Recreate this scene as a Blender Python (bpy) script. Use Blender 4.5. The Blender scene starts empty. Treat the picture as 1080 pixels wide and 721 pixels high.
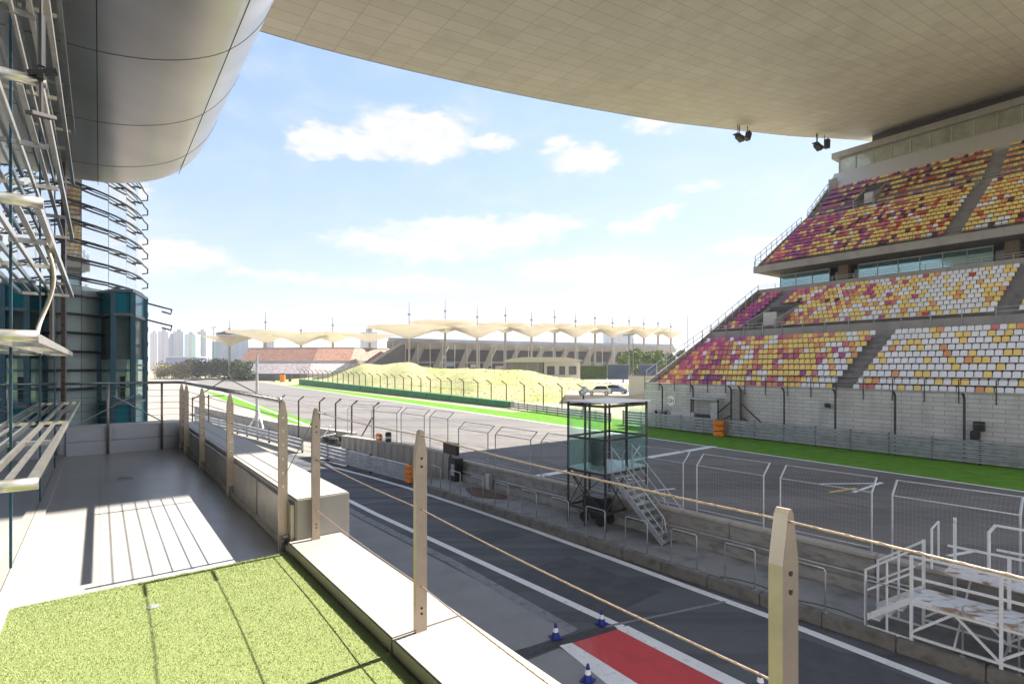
import bpy, bmesh, math, random
from mathutils import Vector, Matrix
R = math.radians
random.seed(7)
scene = bpy.context.scene
col = scene.collection
F, H, HY = 560.0, 6.3, 387.0          # focal length (in photo pixels), eye height, horizon row used to survey the place

def G(px, py, z=0.0):
    """point of the horizontal plane at height z on the survey ray of pixel px,py"""
    d = F * (H - z) / (py - HY)
    return Vector(((px - 540) * d / F, d, z))
def P(px, py, d):
    return Vector(((px - 540) * d / F, d, H - (py - HY) * d / F))

class Frame:
    def __init__(s, o, u, v):
        s.o, s.u, s.v = Vector(o), Vector(u), Vector(v)
    def __call__(s, u, v, z=0.0):
        p = s.o + s.u * u + s.v * v
        return Vector((p.x, p.y, z))
def vpframe(x0, o=(0, 0, 0)):
    a, n = 540 - x0, math.hypot(540 - x0, F)
    return Frame(o, (-a / n, F / n, 0), (F / n, a / n, 0))
T = vpframe(105)                      # terrace and building
S = vpframe(130)                      # main grandstand
K = vpframe(165)                      # race track
L = Frame((9.12, 10.98, 0), (-.649, .7606, 0), (.7606, .649, 0))   # pit wall platform
W = Frame((0, 0, 0), (1, 0, 0), (0, 1, 0))
def ang(fr): return math.atan2(fr.u.y, fr.u.x)

# ------------------------------------------------------------------ materials
def mat(name, c, rough=.6, metal=0.0, var=.15, scale=3.0, bump=0.0, c2=None, spec=.4, bscale=None):
    m = bpy.data.materials.new(name); m.use_nodes = True
    nt = m.node_tree; b = nt.nodes['Principled BSDF']
    b.inputs['Roughness'].default_value = rough; b.inputs['Metallic'].default_value = metal
    b.inputs['Specular IOR Level'].default_value = spec
    tc = nt.nodes.new('ShaderNodeTexCoord')
    n = nt.nodes.new('ShaderNodeTexNoise'); n.inputs['Scale'].default_value = scale
    n.inputs['Detail'].default_value = 7; n.inputs['Roughness'].default_value = .65
    nt.links.new(tc.outputs['Object'], n.inputs['Vector'])
    r = nt.nodes.new('ShaderNodeValToRGB')
    r.color_ramp.elements[0].position = .3; r.color_ramp.elements[1].position = .7
    a = c2 or tuple(x * (1 - var) for x in c); bb = c if c2 else tuple(min(1, x * (1 + var)) for x in c)
    r.color_ramp.elements[0].color = (*a, 1); r.color_ramp.elements[1].color = (*bb, 1)
    nt.links.new(n.outputs['Fac'], r.inputs['Fac']); nt.links.new(r.outputs['Color'], b.inputs['Base Color'])
    if bump:
        n2 = nt.nodes.new('ShaderNodeTexNoise'); n2.inputs['Scale'].default_value = bscale or scale * 8; n2.inputs['Detail'].default_value = 4
        nt.links.new(tc.outputs['Object'], n2.inputs['Vector'])
        bp = nt.nodes.new('ShaderNodeBump'); bp.inputs['Strength'].default_value = bump; bp.inputs['Distance'].default_value = .02
        nt.links.new(n2.outputs['Fac'], bp.inputs['Height']); nt.links.new(bp.outputs['Normal'], b.inputs['Normal'])
    return m
def add_layer(m, kind, colr, **kw):
    """mix another colour over a material by a second texture (stains, joints, painted reflection streaks)"""
    nt = m.node_tree; b = nt.nodes['Principled BSDF']
    src = b.inputs['Base Color'].links[0].from_socket
    tc = nt.nodes.new('ShaderNodeTexCoord'); mp = nt.nodes.new('ShaderNodeMapping')
    mp.inputs['Scale'].default_value = kw.get('stretch', (1, 1, 1)); mp.inputs['Rotation'].default_value = (kw.get('rx', 0), 0, kw.get('rot', 0))
    mp.inputs['Location'].default_value = kw.get('loc', (0, 0, 0))
    nt.links.new(tc.outputs[kw.get('coord', 'Object')], mp.inputs['Vector'])
    if kind == 'noise':
        n = nt.nodes.new('ShaderNodeTexNoise'); n.inputs['Scale'].default_value = kw['scale']; n.inputs['Detail'].default_value = 6
        nt.links.new(mp.outputs[0], n.inputs['Vector'])
        r = nt.nodes.new('ShaderNodeValToRGB'); r.color_ramp.elements[0].position = kw.get('lo', .5); r.color_ramp.elements[1].position = kw.get('hi', .7)
        amt = kw.get('amt', .6); r.color_ramp.elements[1].color = (amt, amt, amt, 1)
        nt.links.new(n.outputs['Fac'], r.inputs['Fac']); fac = r.outputs['Color']
    else:
        n = nt.nodes.new('ShaderNodeTexBrick'); n.offset = kw.get('offset', .5)
        n.inputs['Color1'].default_value = (0, 0, 0, 1); v = kw.get('brickvar', .0); n.inputs['Color2'].default_value = (v, v, v, 1)
        a = kw.get('amt', .6); n.inputs['Mortar'].default_value = (a, a, a, 1)
        n.inputs['Scale'].default_value = 1; n.inputs['Brick Width'].default_value = kw['bw']; n.inputs['Row Height'].default_value = kw['rh']
        n.inputs['Mortar Size'].default_value = kw.get('ms', .02); n.inputs['Mortar Smooth'].default_value = .1
        nt.links.new(mp.outputs[0], n.inputs['Vector']); fac = n.outputs['Color']
    mx = nt.nodes.new('ShaderNodeMix'); mx.data_type = 'RGBA'; mx.inputs['B'].default_value = (*colr, 1)
    nt.links.new(fac, mx.inputs['Factor']); nt.links.new(src, mx.inputs['A']); nt.links.new(mx.outputs['Result'], b.inputs['Base Color'])
    return m

M = {}
M['floor'] = add_layer(mat('terrace_floor', (.42, .405, .39), .3, var=.08, scale=1.3), 'brick', (.3, .28, .26), bw=2.4, rh=1.2, ms=.006, offset=0, amt=.7, rot=-ang(T))
add_layer(M['floor'], 'noise', (.27, .255, .24), scale=2.2, lo=.52, hi=.8, amt=.4)
M['ledge'] = add_layer(mat('ledge_panel', (.37, .345, .315), .5, var=.05, scale=2), 'noise', (.24, .215, .19), scale=4, lo=.5, hi=.8, amt=.5)
M['parapet'] = add_layer(mat('parapet_panel', (.66, .65, .66), .5, var=.05, scale=2), 'noise', (.36, .35, .34), scale=3, lo=.55, hi=.85, amt=.4, stretch=(1, 1, .3))
M['turf'] = mat('artificial_turf', (.28, .33, .14), .9, var=.3, scale=60, bump=.6, c2=(.25, .305, .105), spec=.1)
M['blade'] = mat('turf_blade', (.37, .42, .20), .8, var=.12, scale=25, spec=.15)
M['steel'] = add_layer(mat('brushed_steel', (.36, .30, .25), .42, 1.0, var=.12, scale=9), 'noise', (.30, .24, .19), scale=7, lo=.5, hi=.8, amt=.5, stretch=(1, 1, .35))
M['steel_dark'] = mat('handrail_steel', (.30, .30, .31), .25, 1.0, var=.1)
M['rope'] = mat('coppery_wire_rope', (.40, .30, .24), .5, .5, var=.35, scale=90)
M['cable'] = mat('thin_steel_cable', (.22, .21, .20), .4, .8)
M['alu'] = add_layer(mat('aluminium', (.66, .62, .56), .3, .9, var=.1, scale=6), 'noise', (.32, .28, .24), scale=9, lo=.5, hi=.75, amt=.5)
M['black'] = mat('black_plastic', (.02, .02, .022), .5, var=.2)
M['hose'] = mat('pale_hose', (.55, .5, .43), .5)
M['mirror'] = mat('mirror_glass', (.62, .69, .73), .015, 1.0, var=.02, scale=.6)
M['towerglass'] = mat('pale_mirror_glass', (.90, .93, .95), .02, .8, var=.02, scale=.6)
M['teal'] = add_layer(mat('teal_panel', (.025, .28, .37), .25, .2, var=.12, scale=2), 'noise', (.03, .2, .26), scale=4, lo=.5, hi=.8, amt=.4)
M['tealdark'] = mat('dark_teal_frame', (.025, .085, .125), .35, .3)
M['bayglass'] = mat('bay_glass', (.30, .37, .42), .03, .95, var=.05)
M['brown'] = add_layer(mat('dark_brown_cladding', (.085, .055, .045), .4, var=.3, scale=6), 'brick', (.02, .015, .014), bw=.3, rh=.12, ms=.012, amt=.8, rx=R(90))
M['pod'] = mat('brushed_aluminium_pod', (.74, .69, .63), .30, .85, var=.05, scale=.35)
add_layer(M['pod'], 'noise', (.50, .46, .42), scale=1.2, lo=.4, hi=.7, amt=.55, stretch=(1.0, .12, .6), rot=R(90) - ang(T))  # darker streaks along the hull imitate metal reflections in the base colour
M['gap'] = mat('dark_joint', (.03, .03, .03), .8)
M['roof'] = mat('roof_panels', (.66, .61, .555), .55, var=.07, scale=.14, spec=.3)
add_layer(M['roof'], 'brick', (.30, .27, .235), bw=2.3, rh=.95, ms=.03, offset=0, amt=.55, brickvar=.16, coord='UV')
add_layer(M['roof'], 'noise', (.36, .31, .26), scale=.5, lo=.52, hi=.8, amt=.35)
M['rooftop'] = mat('roof_top_metal', (.55, .55, .55), .5, .3)
M['asphalt'] = add_layer(mat('track_asphalt', (.165, .152, .145), .85, var=.14, scale=.5, bump=.3, bscale=60), 'noise', (.085, .082, .084), scale=.2, lo=.45, hi=.66, amt=.8, stretch=(.04, 2.4, 1), rot=-ang(K))
add_layer(M['asphalt'], 'noise', (.19, .18, .17), scale=1.4, lo=.6, hi=.8, amt=.5)
M['lane'] = add_layer(mat('pit_lane_asphalt', (.092, .096, .108), .8, var=.14, scale=.7, bump=.3, bscale=60), 'noise', (.045, .045, .05), scale=.6, lo=.45, hi=.66, amt=.8, stretch=(.06, 2.2, 1), rot=-ang(L))
add_layer(M['lane'], 'noise', (.14, .135, .13), scale=2.0, lo=.62, hi=.78, amt=.45)
M['apron'] = add_layer(mat('apron_concrete', (.25, .25, .255), .8, var=.10, scale=.9, bump=.2, bscale=50), 'noise', (.15, .15, .15), scale=.8, lo=.5, hi=.8, amt=.5)
M['road'] = add_layer(mat('old_pale_asphalt', (.27, .245, .215), .9, var=.15, scale=.3), 'noise', (.13, .12, .115), scale=.1, lo=.5, hi=.75, amt=.6)
M['white'] = add_layer(mat('worn_white_paint', (.74, .74, .74), .6, var=.08, scale=3), 'noise', (.34, .34, .35), scale=6, lo=.55, hi=.75, amt=.6)
M['greyline'] = add_layer(mat('faded_grey_paint', (.20, .21, .22), .7, var=.12, scale=3), 'noise', (.09, .09, .1), scale=4, lo=.5, hi=.7, amt=.7)
M['yellowline'] = mat('yellow_paint', (.65, .45, .06), .6)
M['red'] = add_layer(mat('red_paint', (.52, .045, .05), .6, var=.10, scale=1.5), 'noise', (.62, .20, .17), scale=1.8, lo=.56, hi=.78, amt=.55, stretch=(1, .3, 1), rot=-ang(T))
add_layer(M['red'], 'noise', (.22, .03, .04), scale=1.1, lo=.55, hi=.8, amt=.5, loc=(3, 8, 0))
M['greenverge'] = add_layer(mat('green_verge_grass', (.095, .225, .022), .9, var=.3, scale=1.2, bump=.5, bscale=20, spec=.1), 'noise', (.13, .235, .035), scale=.4, lo=.5, hi=.75, amt=.6)
add_layer(M['greenverge'], 'noise', (.16, .18, .05), scale=.9, lo=.58, hi=.75, amt=.55)
M['sand'] = add_layer(mat('dry_ground', (.34, .29, .21), .95, var=.15, scale=.2), 'noise', (.22, .24, .09), scale=.05, lo=.45, hi=.65, amt=.6)
M['dry'] = add_layer(mat('dry_grass', (.37, .35, .18), .95, var=.2, scale=.5, bump=.5, bscale=4, spec=.1), 'noise', (.24, .29, .075), scale=.08, lo=.45, hi=.7, amt=.8)
add_layer(M['dry'], 'noise', (.33, .26, .15), scale=.30, lo=.56, hi=.72, amt=.7)
M['platform'] = add_layer(mat('platform_concrete', (.23, .23, .235), .75, var=.15, scale=1.2, bump=.2), 'noise', (.11, .11, .11), scale=1.6, lo=.5, hi=.72, amt=.75)
M['kerb'] = add_layer(mat('dirty_kerb', (.18, .17, .155), .9, var=.3, scale=3, bump=.4), 'noise', (.06, .055, .04), scale=3, lo=.45, hi=.7, amt=.8)
M['wall'] = add_layer(mat('stained_concrete', (.30, .29, .275), .85, var=.15, scale=1.2, bump=.25), 'noise', (.14, .13, .12), scale=2.2, lo=.48, hi=.72, amt=.75, stretch=(1, 1, 2.5))
M['cap'] = add_layer(mat('pale_concrete_cap', (.40, .37, .33), .85, var=.12, scale=2), 'noise', (.2, .18, .16), scale=3, lo=.5, hi=.8, amt=.6)
M['ribwall'] = add_layer(mat('ribbed_concrete', (.34, .32, .295), .85, var=.12, scale=1), 'noise', (.17, .16, .15), scale=2.5, lo=.5, hi=.75, amt=.7, stretch=(1, 1, .2))
M['galv'] = mat('galvanised_steel', (.50, .52, .54), .45, .75, var=.15, scale=5)
M['galvdull'] = mat('dull_galvanised_rail', (.38, .39, .41), .5, .45, var=.25, scale=2)
M['darkpost'] = mat('dark_painted_post', (.055, .05, .048), .55, .3, var=.3)
M['brownpost'] = mat('brown_fence_post', (.10, .068, .05), .7, var=.25)
M['wire'] = mat('fence_wire', (.42, .43, .44), .5, .5)
M['whitemetal'] = add_layer(mat('white_painted_steel', (.66, .68, .70), .45, var=.06, scale=3), 'noise', (.30, .15, .06), scale=7, lo=.62, hi=.75, amt=.6)
M['rustdeck'] = add_layer(mat('white_rusty_deck', (.66, .67, .68), .5, var=.08, scale=3), 'noise', (.26, .14, .06), scale=2.8, lo=.50, hi=.62, amt=.9, stretch=(1, 2.2, 1))
M['orange'] = mat('orange_plastic', (.75, .22, .015), .5, var=.2, scale=4)
M['coneblue'] = mat('blue_cone_rubber', (.012, .025, .20), .5, var=.15)
M['conewhite'] = mat('white_cone_band', (.8, .8, .8), .4, var=.05)
M['barrgreen'] = add_layer(mat('green_barrier_cover', (.035, .17, .065), .7, var=.15, scale=.6), 'noise', (.02, .10, .04), scale=.3, lo=.5, hi=.75, amt=.6)
M['concrete'] = add_layer(mat('stand_concrete', (.33, .315, .295), .85, var=.1, scale=.6), 'noise', (.20, .19, .175), scale=.7, lo=.5, hi=.75, amt=.6, stretch=(1, 1, .4))
M['tread'] = add_layer(mat('stand_tread_concrete', (.24, .23, .225), .9, var=.12, scale=1), 'noise', (.12, .115, .11), scale=1.1, lo=.5, hi=.75, amt=.6)
M['block'] = add_layer(mat('stand_block_wall', (.62, .60, .575), .85, var=.07, scale=.8), 'brick', (.17, .16, .155), bw=1.25, rh=.30, ms=.022, amt=.62, coord='UV', brickvar=.18)
add_layer(M['block'], 'noise', (.27, .26, .245), scale=.9, lo=.52, hi=.8, amt=.5, stretch=(1, 1, .25))
M['pale'] = add_layer(mat('pale_render', (.55, .54, .525), .8, var=.05, scale=.5), 'noise', (.4, .39, .38), scale=.5, lo=.5, hi=.8, amt=.4)
M['blind'] = mat('grey_roller_blind', (.24, .28, .30), .7, var=.06)
M['standglass'] = mat('blue_green_window_glass', (.26, .42, .46), .06, .75, var=.12, scale=.25)
M['topglass'] = mat('translucent_dusty_glazing', (.40, .42, .36), .12, .35, var=.25, scale=.7)
M['standcol'] = mat('brown_column_render', (.20, .15, .105), .8)
SEAT = {'w': (.78, .78, .80), 'y': (.84, .62, .20), 'o': (.74, .34, .15), 'p': (.50, .09, .22), 'v': (.32, .08, .27), 'm': (.14, .03, .06), 'r': (.52, .075, .03), 'k': (.62, .19, .20)}
SM = {k: mat('seat_plastic_' + n, SEAT[k], .45, var=.12, scale=.6) for k, n in dict(w='white', y='yellow', o='orange', p='magenta', v='violet', m='maroon', r='red', k='pink').items()}
M['green_glass'] = None
def glass_mat(name, c, alpha, rough=.05):
    m = bpy.data.materials.new(name); m.use_nodes = True; nt = m.node_tree; nt.nodes.clear()
    out = nt.nodes.new('ShaderNodeOutputMaterial'); mx = nt.nodes.new('ShaderNodeMixShader'); tr = nt.nodes.new('ShaderNodeBsdfTransparent')
    p = nt.nodes.new('ShaderNodeBsdfPrincipled'); tr.inputs[0].default_value = (*c, 1)
    p.inputs['Base Color'].default_value = (*[x * .55 for x in c], 1); p.inputs['Roughness'].default_value = rough
    n = nt.nodes.new('ShaderNodeTexNoise'); n.inputs['Scale'].default_value = 1.3; n.inputs['Detail'].default_value = 5
    tc = nt.nodes.new('ShaderNodeTexCoord'); nt.links.new(tc.outputs['Object'], n.inputs['Vector'])
    mr = nt.nodes.new('ShaderNodeMapRange'); mr.inputs['From Min'].default_value = .3; mr.inputs['From Max'].default_value = .7
    mr.inputs['To Min'].default_value = max(0, alpha - .12); mr.inputs['To Max'].default_value = alpha + .12
    nt.links.new(n.outputs['Fac'], mr.inputs['Value']); nt.links.new(mr.outputs[0], mx.inputs[0])
    nt.links.new(tr.outputs[0], mx.inputs[1]); nt.links.new(p.outputs[0], mx.inputs[2]); nt.links.new(mx.outputs[0], out.inputs[0])
    return m
M['green_glass'] = glass_mat('green_tinted_glass', (.92, .99, .97), .09)
M['green_glass_dark'] = glass_mat('dirty_green_glass', (.82, .955, .93), .14, .2)
M['bayclear'] = glass_mat('clear_bay_glass', (.86, .93, .93), .16, .03)
M['canopy'] = add_layer(mat('cream_canopy_membrane', (.80, .76, .67), .7, var=.06, scale=.1), 'noise', (.55, .46, .33), scale=.12, lo=.5, hi=.75, amt=.5)
def translucent(m, f):
    nt = m.node_tree; b = nt.nodes['Principled BSDF']; o = nt.nodes['Material Output']
    t = nt.nodes.new('ShaderNodeBsdfTranslucent'); nt.links.new(b.inputs['Base Color'].links[0].from_socket, t.inputs[0])
    mx = nt.nodes.new('ShaderNodeMixShader'); mx.inputs[0].default_value = f
    nt.links.new(b.outputs[0], mx.inputs[1]); nt.links.new(t.outputs[0], mx.inputs[2]); nt.links.new(mx.outputs[0], o.inputs[0])
translucent(M['canopy'], .45)
M['farcon'] = mat('far_stand_concrete', (.36, .34, .33), .9, var=.15, scale=.1)
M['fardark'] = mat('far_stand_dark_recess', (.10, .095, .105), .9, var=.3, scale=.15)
M['farblue'] = mat('far_stand_blue_glazing', (.30, .36, .50), .3, .2, var=.2, scale=.1)
M['mast'] = mat('mast_steel', (.20, .20, .205), .5, .3)
def seatmass(name, a, b, c):
    m = mat(name, a, .7, var=.2, scale=1.6, c2=b); add_layer(m, 'noise', c, scale=1.1, lo=.45, hi=.6, amt=.9, stretch=(1, 1, 1.6)); add_layer(m, 'noise', (.12, .09, .08), scale=2.5, lo=.55, hi=.65, amt=.6, stretch=(.15, .15, 2)); return m
M['farseats'] = seatmass('far_orange_seats', (.38, .20, .13), (.34, .24, .15), (.28, .09, .09))
M['farseats2'] = seatmass('far_pale_seats', (.50, .46, .46), (.42, .25, .22), (.55, .55, .58))
M['bark'] = mat('bark', (.09, .065, .045), .9)
M['leaf'] = mat('leaf', (.10, .17, .035), .7, var=.5, scale=.7, spec=.2)
M['leaf2'] = mat('leaf_light', (.17, .24, .06), .7, var=.4, scale=.7, spec=.2)
M['hedge'] = mat('hedge_leaf', (.055, .085, .03), .8, var=.4, scale=.8, spec=.2)
M['bushdry'] = mat('dry_bush_leaf', (.26, .22, .09), .8, var=.4, scale=.8, spec=.2)
M['hoard'] = mat('dark_blue_hoarding', (.035, .06, .12), .6, var=.3, scale=.3)
M['carwhite'] = mat('silver_white_car_paint', (.60, .62, .65), .25, .3, var=.03)
M['carblue'] = mat('grey_blue_car_paint', (.12, .16, .25), .25, .4, var=.05)
M['carglass'] = mat('car_glass', (.03, .035, .045), .05, .3)
M['tyre'] = mat('tyre_rubber', (.02, .02, .02), .8)
M['lamp'] = mat('lamp_lens', (.8, .8, .75), .2)

# ------------------------------------------------------------------ mesh builder
class MB:
    def __init__(s): s.v, s.f, s.mi, s.uv = [], [], [], None
    def face(s, pts, mi=0):
        i = len(s.v); s.v += [Vector(p) for p in pts]; s.f.append(tuple(range(i, i + len(pts)))); s.mi.append(mi); return s
    def hexa(s, p, mi=0):       # p: 4 bottom + 4 top
        i = len(s.v); s.v += [Vector(q) for q in p]
        for q in ((3, 2, 1, 0), (4, 5, 6, 7), (0, 1, 5, 4), (1, 2, 6, 5), (2, 3, 7, 6), (3, 0, 4, 7)):
            s.f.append(tuple(i + k for k in q)); s.mi.append(mi)
        return s
    def box(s, fr, u, v, z, mi=0):
        (a, b), (c, d), (e, g) = u, v, z
        return s.hexa([fr(a, c, e), fr(b, c, e), fr(b, d, e), fr(a, d, e), fr(a, c, g), fr(b, c, g), fr(b, d, g), fr(a, d, g)], mi)
    def bar(s, a, b, w, h, mi=0, up=(0, 0, 1)):
        a, b = Vector(a), Vector(b); t = (b - a).normalized(); up = Vector(up)
        if abs(t.dot(up)) > .95: up = Vector((1, 0, 0)) if abs(t.x) < .9 else Vector((0, 1, 0))
        x = t.cross(up).normalized() * w / 2; y = x.cross(t).normalized() * h / 2
        return s.hexa([a - x - y, a + x - y, b + x - y, b - x - y, a - x + y, a + x + y, b + x + y, b - x + y], mi)
    def tube(s, pts, r, n=8, mi=0, cap=True, r1=None):
        pts = [Vector(p) for p in pts]; base = len(s.v); prev = None
        for k, p in enumerate(pts):
            t = (pts[min(k + 1, len(pts) - 1)] - pts[max(k - 1, 0)]).normalized()
            if prev is None:
                ref = Vector((0, 0, 1)) if abs(t.z) < .9 else Vector((1, 0, 0)); x = t.cross(ref).normalized()
            else: x = (prev - t * prev.dot(t)).normalized()
            prev = x; y = t.cross(x); rr = r if r1 is None else r + (r1 - r) * k / (len(pts) - 1)
            s.v += [p + x * rr * math.cos(2 * math.pi * j / n) + y * rr * math.sin(2 * math.pi * j / n) for j in range(n)]
        for k in range(len(pts) - 1):
            for j in range(n):
                j2 = (j + 1) % n; a = base + k * n
                s.f.append((a + j, a + j2, a + n + j2, a + n + j)); s.mi.append(mi)
        if cap:
            s.f.append(tuple(base + j for j in reversed(range(n)))); s.mi.append(mi)
            e = base + (len(pts) - 1) * n; s.f.append(tuple(e + j for j in range(n))); s.mi.append(mi)
        return s
    def prism(s, poly, off, mi=0):     # poly: 3-d points, extruded by off
        n = len(poly); i = len(s.v); off = Vector(off); s.v += [Vector(p) for p in poly] + [Vector(p) + off for p in poly]
        s.f.append(tuple(i + k for k in reversed(range(n)))); s.f.append(tuple(i + n + k for k in range(n))); s.mi += [mi, mi]
        for k in range(n):
            k2 = (k + 1) % n; s.f.append((i + k, i + k2, i + n + k2, i + n + k)); s.mi.append(mi)
        return s
    def lathe(s, c, prof, n=16, mi=0):
        c = Vector(c); i = len(s.v)
        for r, z in prof: s.v += [c + Vector((r * math.cos(2 * math.pi * j / n), r * math.sin(2 * math.pi * j / n), z)) for j in range(n)]
        for k in range(len(prof) - 1):
            for j in range(n):
                j2 = (j + 1) % n; a = i + k * n; s.f.append((a + j, a + j2, a + n + j2, a + n + j)); s.mi.append(mi)
        s.f.append(tuple(i + j for j in reversed(range(n)))); s.mi.append(mi)
        e = i + (len(prof) - 1) * n; s.f.append(tuple(e + j for j in range(n))); s.mi.append(mi)
        return s
    def strip(s, pts, w, z, mi=0):     # flat ribbon along ground points
        pts = [Vector((p[0], p[1], 0)) for p in pts]; e = []
        for k, p in enumerate(pts):
            t = (pts[min(k + 1, len(pts) - 1)] - pts[max(k - 1, 0)]).normalized(); x = Vector((t.y, -t.x, 0)) * w / 2
            e.append((p - x, p + x))
        for k in range(len(e) - 1):
            q = [e[k][0], e[k][1], e[k + 1][1], e[k + 1][0]]; s.face([Vector((a.x, a.y, z)) for a in q[::-1]] if False else [Vector((a.x, a.y, z)) for a in q], mi)
        return s
    def build(s, name, mats, parent=None, origin=None, smooth=False, bevel=0, uv=None, solid_normals=True):
        if not isinstance(mats, (list, tuple)): mats = [mats]
        o0 = Vector(origin) if origin is not None else Vector((0, 0, 0))
        root = parent
        while root is not None and root.parent is not None: root = root.parent
        if root is not None and origin is None: o0 = Vector(root.location)
        me = bpy.data.meshes.new(name); me.from_pydata([tuple(p - o0) for p in s.v], [], s.f)
        for m in mats: me.materials.append(m)
        if len(mats) > 1: me.polygons.foreach_set('material_index', s.mi)
        if uv:
            lay = me.uv_layers.new(name='UVMap')
            for lp in me.loops: lay.data[lp.index].uv = uv(s.v[lp.vertex_index])
        bm = bmesh.new(); bm.from_mesh(me)
        if solid_normals: bmesh.ops.recalc_face_normals(bm, faces=bm.faces)
        if bevel: bmesh.ops.bevel(bm, geom=[e for e in bm.edges if e.calc_face_angle(0) > .5], offset=bevel, segments=2, affect='EDGES', clamp_overlap=True)
        bm.to_mesh(me); bm.free()
        if smooth:
            for p in me.polygons: p.use_smooth = True
        o = bpy.data.objects.new(name, me); col.objects.link(o)
        if parent is not None: o.parent = parent
        else: o.location = o0
        return o

def tag(o, label=None, cat=None, group=None, kind=None):
    if label: o['label'] = label
    if cat: o['category'] = cat
    if group: o['group'] = group
    if kind: o['kind'] = kind
    return o
def thing(name, label, cat, loc=(0, 0, 0), group=None):
    o = bpy.data.objects.new(name, None); col.objects.link(o); o.location = loc; o.empty_display_size = .2
    return tag(o, label, cat, group)
def copy_tree(o, parent=None):
    c = o.copy(); col.objects.link(c)
    if parent is not None: c.parent = parent
    for ch in list(o.children): copy_tree(ch, c)
    return c
def struct(mb, name, m, **k): return tag(mb.build(name, m, **k), kind='structure')
ORD = 'first second third fourth fifth sixth seventh eighth ninth tenth eleventh twelfth thirteenth fourteenth fifteenth sixteenth seventeenth eighteenth'.split()

# ------------------------------------------------------------------ camera, light, sky
cam = bpy.data.cameras.new('camera'); co = bpy.data.objects.new('camera', cam); col.objects.link(co)
co.location = (0, 0, H); co.rotation_euler = (R(90), 0, 0); cam.sensor_width = 36; cam.lens = F / 1080 * 36
cam.shift_y = (HY - 360.5) / 1080; cam.clip_start = .05; cam.clip_end = 6000; scene.camera = co
SUN_EL, SUN_AZ = R(44), math.atan2(T.v.x, T.v.y)
sd = Vector((math.sin(SUN_AZ) * math.cos(SUN_EL), math.cos(SUN_AZ) * math.cos(SUN_EL), math.sin(SUN_EL)))
sl = bpy.data.lights.new('sun', 'SUN'); sl.energy = 3.7; sl.angle = R(.5); sl.color = (1, .93, .82)
so = bpy.data.objects.new('sun', sl); col.objects.link(so); so.rotation_euler = sd.to_track_quat('Z', 'Y').to_euler(); so.location = (30, 20, 60)
w = bpy.data.worlds.new('World'); scene.world = w; w.use_nodes = True; nt = w.node_tree; nt.nodes.clear()
N = nt.nodes.new; LK = nt.links.new
out = N('ShaderNodeOutputWorld'); bg = N('ShaderNodeBackground'); bg.inputs['Strength'].default_value = .15
sky = N('ShaderNodeTexSky'); sky.sky_type = 'NISHITA'; sky.sun_disc = False; sky.sun_elevation = SUN_EL; sky.sun_rotation = SUN_AZ
sky.dust_density = .35; sky.air_density = 1.0; sky.ozone_density = 1.5
tc = N('ShaderNodeTexCoord'); sep = N('ShaderNodeSeparateXYZ'); LK(tc.outputs['Generated'], sep.inputs[0])
def mth(op, a, b=None, c=None):
    n = N('ShaderNodeMath'); n.operation = op
    for i, x in enumerate((a, b, c)):
        if x is None: continue
        if isinstance(x, (int, float)): n.inputs[i].default_value = x
        else: LK(x, n.inputs[i])
    return n.outputs[0]
az = mth('ARCTAN2', sep.outputs[0], sep.outputs[1]); el = mth('ARCSINE', sep.outputs[2])
cmb = N('ShaderNodeCombineXYZ'); LK(mth('MULTIPLY', az, 1.0), cmb.inputs[0]); LK(mth('MULTIPLY', el, 2.2), cmb.inputs[1])
n1 = N('ShaderNodeTexNoise'); n1.inputs['Scale'].default_value = 7; n1.inputs['Detail'].default_value = 9; n1.inputs['Roughness'].default_value = .58; LK(cmb.outputs[0], n1.inputs['Vector'])
n2 = N('ShaderNodeTexNoise'); n2.inputs['Scale'].default_value = 30; n2.inputs['Detail'].default_value = 8; n2.inputs['Roughness'].default_value = .6; LK(cmb.outputs[0], n2.inputs['Vector'])
blobs = [(332, 147, 46, 22, 1), (385, 154, 60, 20, .95), (438, 140, 80, 34, 1.1), (465, 148, 55, 22, .9), (517, 153, 34, 14, .8), (585, 156, 26, 12, .7), (615, 171, 50, 17, .95), (190, 272, 90, 26, .75), (150, 205, 30, 12, .7),
         (385, 256, 70, 14, .7), (505, 246, 130, 24, .85), (575, 238, 60, 16, .85), (452, 264, 130, 18, .7), (667, 238, 36, 12, .75), (703, 223, 44, 10, .6), (745, 197, 36, 10, .5), (620, 285, 130, 20, .7), (310, 292, 95, 11, .6), (790, 262, 100, 16, .55),
         (690, 130, 50, 14, .6), (420, 300, 160, 14, .55), (-200, 200, 160, 50, 1), (1400, 150, 220, 60, 1)]
dn = mth('SUBTRACT', n2.outputs['Fac'], .5)
sepc = N('ShaderNodeSeparateColor'); LK(n1.outputs['Color'], sepc.inputs[0]); sepd = N('ShaderNodeSeparateColor'); LK(n2.outputs['Color'], sepd.inputs[0])
azw = mth('ADD', az, mth('ADD', mth('MULTIPLY', mth('SUBTRACT', sepc.outputs[1], .5), .10), mth('MULTIPLY', mth('SUBTRACT', sepd.outputs[1], .5), .05)))
elw = mth('ADD', el, mth('ADD', mth('MULTIPLY', mth('SUBTRACT', sepc.outputs[2], .5), .05), mth('MULTIPLY', mth('SUBTRACT', sepd.outputs[2], .5), .035)))
total = None
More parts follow.
